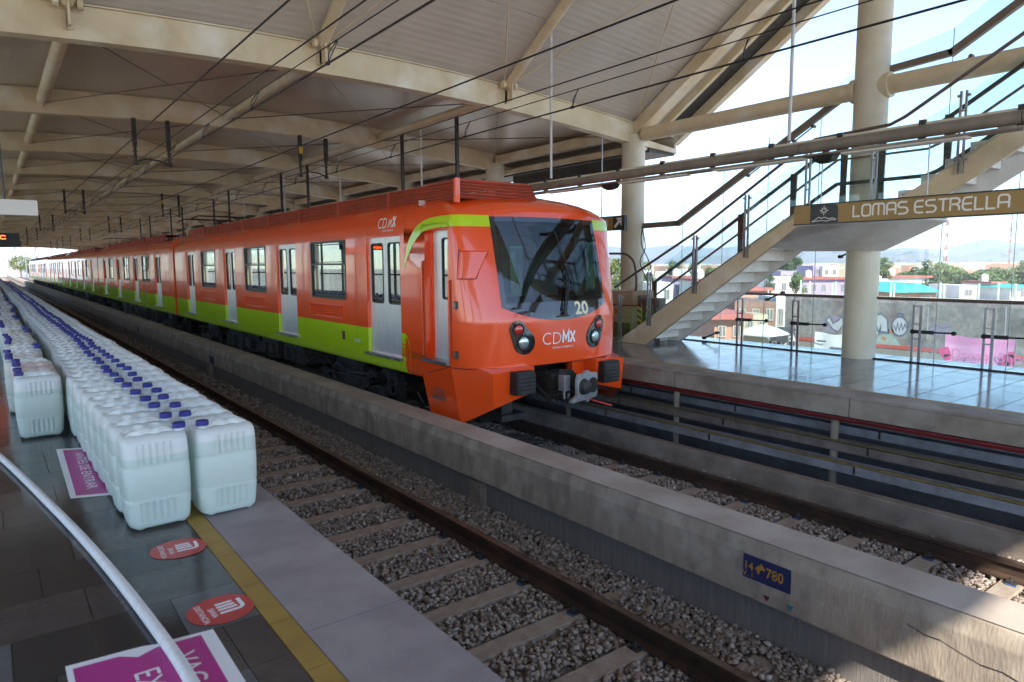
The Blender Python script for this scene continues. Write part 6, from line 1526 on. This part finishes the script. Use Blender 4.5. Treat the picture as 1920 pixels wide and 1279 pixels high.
# parked white cars/canopies under the railing
t = thing('market_canopy', 'white street canopy low behind the railing at the stair foot', 'canopy', at_depth(1400, 650, 36))
c = at_depth(1430, 612, 37); g = MB(); g.loft([[(c.x+x*r_, c.y+y*r_, c.z+h_) for x, y in ((-1,-1),(1,-1),(1,1),(-1,1))] for r_, h_ in ((1.0,-.45),(.98,-.36),(.5,-.06),(.06,.1))], closed=True, capb=True); g.build('cloth', M['plaster_white'], t)
for a in (-1, 1):
    for b_2 in (-1, 1): g = MB(); g.tube([(c.x+a*.95, c.y+b_2*.95, GZ), (c.x+a*.95, c.y+b_2*.95, c.z-.36)], .04, 6); g.build('leg', M['grey_steel'], t)
def car(px, py, d, col, lab):
    c = at_depth(px, py, d); z = GZ+.02; t = thing('parked_car', lab, 'car', (c.x, c.y, z)); m_ = mat('car_paint', col, None, rough=.3, coat=.5)
    g = MB(); pr = [(-2.1,.35),(-2.1,.75),(-1.5,.88),(-.9,1.38),(.7,1.40),(1.4,.92),(2.1,.80),(2.15,.35)]; g.prism([(c.x-.8, c.y+a, z+b) for a, b in pr], (1.6,0,0)); g.build('body', m_, t, bevel=.06)
    g = MB(); pr = [(-1.35,.92),(-.85,1.32),(.62,1.34),(1.2,.94)]; g.prism([(c.x-.82, c.y+a, z+b) for a, b in pr], (1.64,0,0)); g.build('window', M['win_dark'], t)
    for a in (-1.35, 1.35):
        for s_ in (-1, 1): g = MB(); g.tube([(c.x+s_*.68, c.y+a, z+.32), (c.x+s_*.82, c.y+a, z+.32)], .32, 14); g.build('wheel', M['black'], t)
car(1372, 650, 31, (.7,.7,.72), 'white parked car behind the glass under the stairs'); car(1332, 650, 33, (.6,.6,.6), 'pale parked car partly behind the stair foot')
# football-pitch poles and masts
for k, (px, pyt, d) in enumerate(((1502,525,60),(1519,527,60),(1561,530,60),(1567,528,60),(1671,530,58),(1677,532,58),(1764,530,58),(1771,532,60),(1836,532,58),(1873,530,58),(1905,532,58))):
    a = at_depth(px, pyt, d); g = MB(); g.tube([(a.x, a.y, GZ), (a.x, a.y, a.z)], .085, 6); tag(g.build('pole', M['pole_green'], smooth=True), 'pale green pole of the sports field fence beyond the graffiti wall', 'pole', 'sports field poles')
def mast(px, pyt, d, lab, m1, m2, w=.35):
    a = at_depth(px, pyt, d); t = thing('radio_mast', lab, 'mast', (a.x, a.y, GZ)); n = 14; h_ = a.z-GZ
    for k in range(n):
        z0, z1 = GZ+h_*k/n, GZ+h_*(k+1)/n; g = MB(); ww = w*(1-.6*k/n)
        for q in range(3): an = 2*math.pi*q/3; g.tube([(a.x+ww*math.cos(an), a.y+ww*math.sin(an), z0), (a.x+ww*math.cos(an), a.y+ww*math.sin(an), z1)], .05, 4)
        for q in range(3): a1 = 2*math.pi*q/3; a2 = 2*math.pi*(q+1)/3; g.tube([(a.x+ww*math.cos(a1), a.y+ww*math.sin(a1), z0), (a.x+ww*math.cos(a2), a.y+ww*math.sin(a2), z1)], .03, 4)
        g.build('mast_section', M[m1] if k % 2 else M[m2], t)
    g = MB(); zc = GZ+h_*.78; g.tube([(a.x-1.6, a.y, zc-.3), (a.x+1.2, a.y, zc+.1)], .06, 5); g.build('cross_arm', M[m1], t)
mast(1778, 402, 105, 'red and white lattice radio mast rising over the trees', 'plaster_white', 'roof_tile_red')
mast(1899, 395, 150, 'thin faint lattice mast at the right edge', 'grey_steel', 'roof_tile_red', .22)
# trees
M['leafA'] = mat('leaf_green', (.075,.125,.030), (.12,.17,.05), .9, .7); M['leafB'] = mat('leaf_dark', (.045,.085,.030), (.075,.115,.04), .9, .7); M['leafC'] = mat('leaf_yellow', (.16,.19,.05), (.12,.15,.04), .9, .7); M['bark'] = mat('bark', (.13,.10,.075), None, rough=.9)
def tree(px, pyt, pyb, d, wpx, m_, label, n=900, trunk=True, seed=0, palm=False):
    r = np.random.default_rng(seed+int(px)); wpx = wpx*(1.35 if px > 1690 else 1.1); top = at_depth(px, pyt, d); bot = at_depth(px, pyb, d); H_ = top.z-bot.z; Wd = wpx/F*d/2; cx, cy = top.x, top.y
    t = thing('tree', label, 'tree', (cx, cy, GZ)); g = MB()
    g.tube([(cx, cy, GZ), (cx+.1, cy, (GZ+bot.z)/2), (cx, cy, bot.z+H_*.5)], [.28, .2, .08], 7)
    for k in range(6): a = r.uniform(0, 6.28); g.tube([(cx, cy, bot.z+H_*.1*k*.5), (cx+Wd*.6*math.cos(a), cy+Wd*.6*math.sin(a), bot.z+H_*(.35+.09*k))], [.1, .03], 5)
    g.build('trunk', M['bark'], t, smooth=True)
    cl = []; nc = 11
    for k in range(nc):
        a = r.uniform(0, 6.28); rad = Wd*r.uniform(.1, .72); zz = bot.z+H_*r.uniform(.18, .82); shrink = 1-.55*max(0, (zz-bot.z)/H_-.5)*2
        cl.append((cx+rad*math.cos(a)*shrink, cy+rad*math.sin(a)*shrink, zz, Wd*r.uniform(.30, .5)))
    cl.append((cx, cy, top.z-Wd*.35, Wd*.38))
    C_ = np.array([c[:3] for c in cl]); Rr = np.array([c[3] for c in cl]); idx = r.integers(0, len(cl), n); dirs = r.normal(size=(n, 3)); dirs /= np.linalg.norm(dirs, axis=1)[:, None]
    P = C_[idx]+dirs*(Rr[idx]*r.uniform(.35, 1.08, n)**.6)[:, None]*np.array([1, 1, .85]); s_ = Wd*r.uniform(.045, .10, n)
    u = r.normal(size=(n, 3)); u /= np.linalg.norm(u, axis=1)[:, None]; w_ = np.cross(u, r.normal(size=(n, 3))); w_ /= np.linalg.norm(w_, axis=1)[:, None]
    V = np.stack([P-u*s_[:, None], P+w_*s_[:, None]*.7, P+u*s_[:, None], P-w_*s_[:, None]*.7], 1).reshape(-1, 3)
    g = MB(); g.v = [tuple(v) for v in V]; g.f = [(4*k, 4*k+1, 4*k+2, 4*k+3) for k in range(n)]; g.m = [0]*n; g.build('crown', m_, t, fixn=False)
    return t
A_, B_, C__ = M['leafA'], M['leafB'], M['leafC']
T = [(1160,483,560,70,70,C__,'leafy yellow-green tree between the train and the column'),(1212,490,560,85,50,A_,'green tree behind the column by the stairs'),(1262,488,545,110,36,A_,'small tree through the stair glass, left one'),(1300,492,545,115,34,B_,'small dark tree through the stair glass, right one'),
 (1494,508,556,72,34,A_,'round leafy street tree in front of the lilac house'),(1480,478,515,120,60,B_,'dark tree under the landing, above the palm'),(1445,515,550,75,26,B_,'spiky palm-like tree beside the stair underside'),
 (1659,481,528,92,30,A_,'tall bright tree just right of the big column'),(1597,515,552,80,30,C__,'bushy yellow-green shrub tree left of the big column'),(1716,500,530,140,30,B_,'dark round tree behind the white house'),(1738,487,535,125,34,B_,'tall dark tree left of the radio mast'),
 (1765,490,560,105,52,A_,'broad light green tree at the radio mast'),(1800,505,560,110,44,A_,'mid green tree right of the radio mast'),(1832,508,560,115,46,C__,'yellow-green tree in the middle of the tree line'),(1866,500,560,112,44,B_,'dark rounded tree in the tree line at right'),
 (1895,506,560,118,44,A_,'green tree in the tree line near the right edge'),(1922,488,560,105,50,B_,'tall dark tree at the right edge'),(1700,512,540,150,40,A_,'low green tree far behind the teal roof'),(1850,515,560,100,60,A_,'low bushy tree in front of the tree line')]
T += [(1752,505,560,96,46,B_,'dark bushy tree beside the teal roof shed'),(1786,497,560,120,50,A_,'tall green tree behind the sloping white shed'),(1815,512,562,100,50,B_,'dark low tree beyond the football poles'),(1880,510,562,104,50,A_,'light bushy tree left of the right edge'),(1908,500,562,112,56,A_,'wide green tree by the thin mast'),(1845,503,560,125,60,B_,'broad dark tree in the tree line behind the poles'),
 (1632,505,556,110,40,B_,'dark tree mostly hidden behind the big column'),(1540,512,545,130,40,A_,'green tree behind the lilac houses'),(1330,500,548,120,40,A_,'green tree behind the stair glass, third one')]
for k, a in enumerate(T): tree(*a, n=1900, seed=k)
for k, (px, py, d, w_) in enumerate(((36,476,210,34),(52,480,190,30),(26,478,230,24),(85,484,200,30),(104,486,220,26),(70,480,240,30))):
    tree(px, py, 515, d, w_, [C__, A_, B_][k % 3], ['yellow-green tree beyond the far left end of the tracks','mid green tree beyond the train end','small tree beside the far buildings at left','tree just above the tail of the train','last tree over the train roof','pale tree behind the far mast'][k], n=700, seed=50+k)
t = house(4, 34, 482, 510, 230, M['plaster_white'], 'pale apartment block far beyond the left end of the station', 10, None, 4, 2, 'building')
for k, (x, y) in enumerate(((1.0, 150), (7.6, 160), (1.2, 185), (7.4, 200))):
    t = thing('catenary_mast', ['left pale mast beyond the station end','right pale mast beyond the station end','farther left pale mast on the viaduct','farther right pale mast on the viaduct'][k], 'mast', (x, y, -1.4))
    g = MB(); g.tube([(x, y, -1.4), (x, y, 5.2)], .12, 8); g.build('shaft', M['grey_steel'], t, smooth=True); g = MB(); g.tube([(x, y, 4.6), (4.3, y, 4.4)], .06, 6); g.build('arm', M['grey_steel'], t)
# hills
def ridge(d, base_px, name, hs, m_):
    g = MB(); rings = []
    for px, py in hs:
        v = px_ray(px, py); k = d/math.hypot(v.x, v.y); x, y, z = v.x*k, v.y*k, v.z*k
        row = [(x*.78, y*.78, GZ-2)]
        for q in range(1, 9):
            f = q/8; rr_ = .78+.22*f; row.append((x*rr_+RNG.uniform(-40, 40)*(q < 8), y*rr_+RNG.uniform(-40, 40)*(q < 8), GZ+(z-GZ)*f**1.5+RNG.uniform(-14, 14)*(q < 8)))
        row.append((x*1.3, y*1.3, GZ-2)); rings.append(row)
    g.loft(rings); return tag(g.build(name, m_, smooth=True, ang=80, fixn=False), kind='structure')
M['hill'] = mat('hill_green', (.06,.075,.045), (.12,.10,.08), .004, .95)
hs1 = [(px, 476+8*math.sin(px/90)+5*math.sin(px/31)-(14 if px > 1700 else 0)*min(1, (px-1700)/120)) for px in range(900, 2400, 12)]
hs2 = [(px, 462+6*math.sin(px/130+1)-14*math.exp(-((px-1860)/90)**2)+3*math.sin(px/23)-6*math.exp(-((px-1300)/200)**2)*-1) for px in range(900, 2400, 12)]
ridge(3600, 0, 'hills', hs1, M['hill']); ridge(5200, 0, 'hills', hs2, M['hill'])
g = MB()
for k in range(1500):
    px = RNG.uniform(1180, 1960); d = RNG.uniform(260, 1800); v = at_depth(px, 505, d); s_ = RNG.uniform(2, 5); h_ = RNG.uniform(2.0, 4.6); g.box(v.x-s_, v.x+s_, v.y-s_, v.y+s_, GZ, GZ+h_, int(RNG.integers(0, 3)))
tag(g.build('distant_town', [M['plaster_white'], M['plaster_ochre'], M['plaster_terra']]), 'dense low town spreading to the foot of the hills', 'town', kind='stuff')
# air
HZ = MB(); HZ.box(-450, 7000, -750, 6500, GZ-1.6, 330)
hm = bpy.data.materials.new('haze'); hm.use_nodes = True; N = hm.node_tree.nodes; N.remove(N['Principled BSDF']); vo = N.new('ShaderNodeVolumePrincipled'); vo.inputs['Color'].default_value = (.80,.88,1.0,1); vo.inputs['Density'].default_value = 2.3e-4; vo.inputs['Anisotropy'].default_value = .2
hm.node_tree.links.new(vo.outputs[0], N['Material Output'].inputs['Volume'])
tag(HZ.build('haze', hm), kind='stuff')
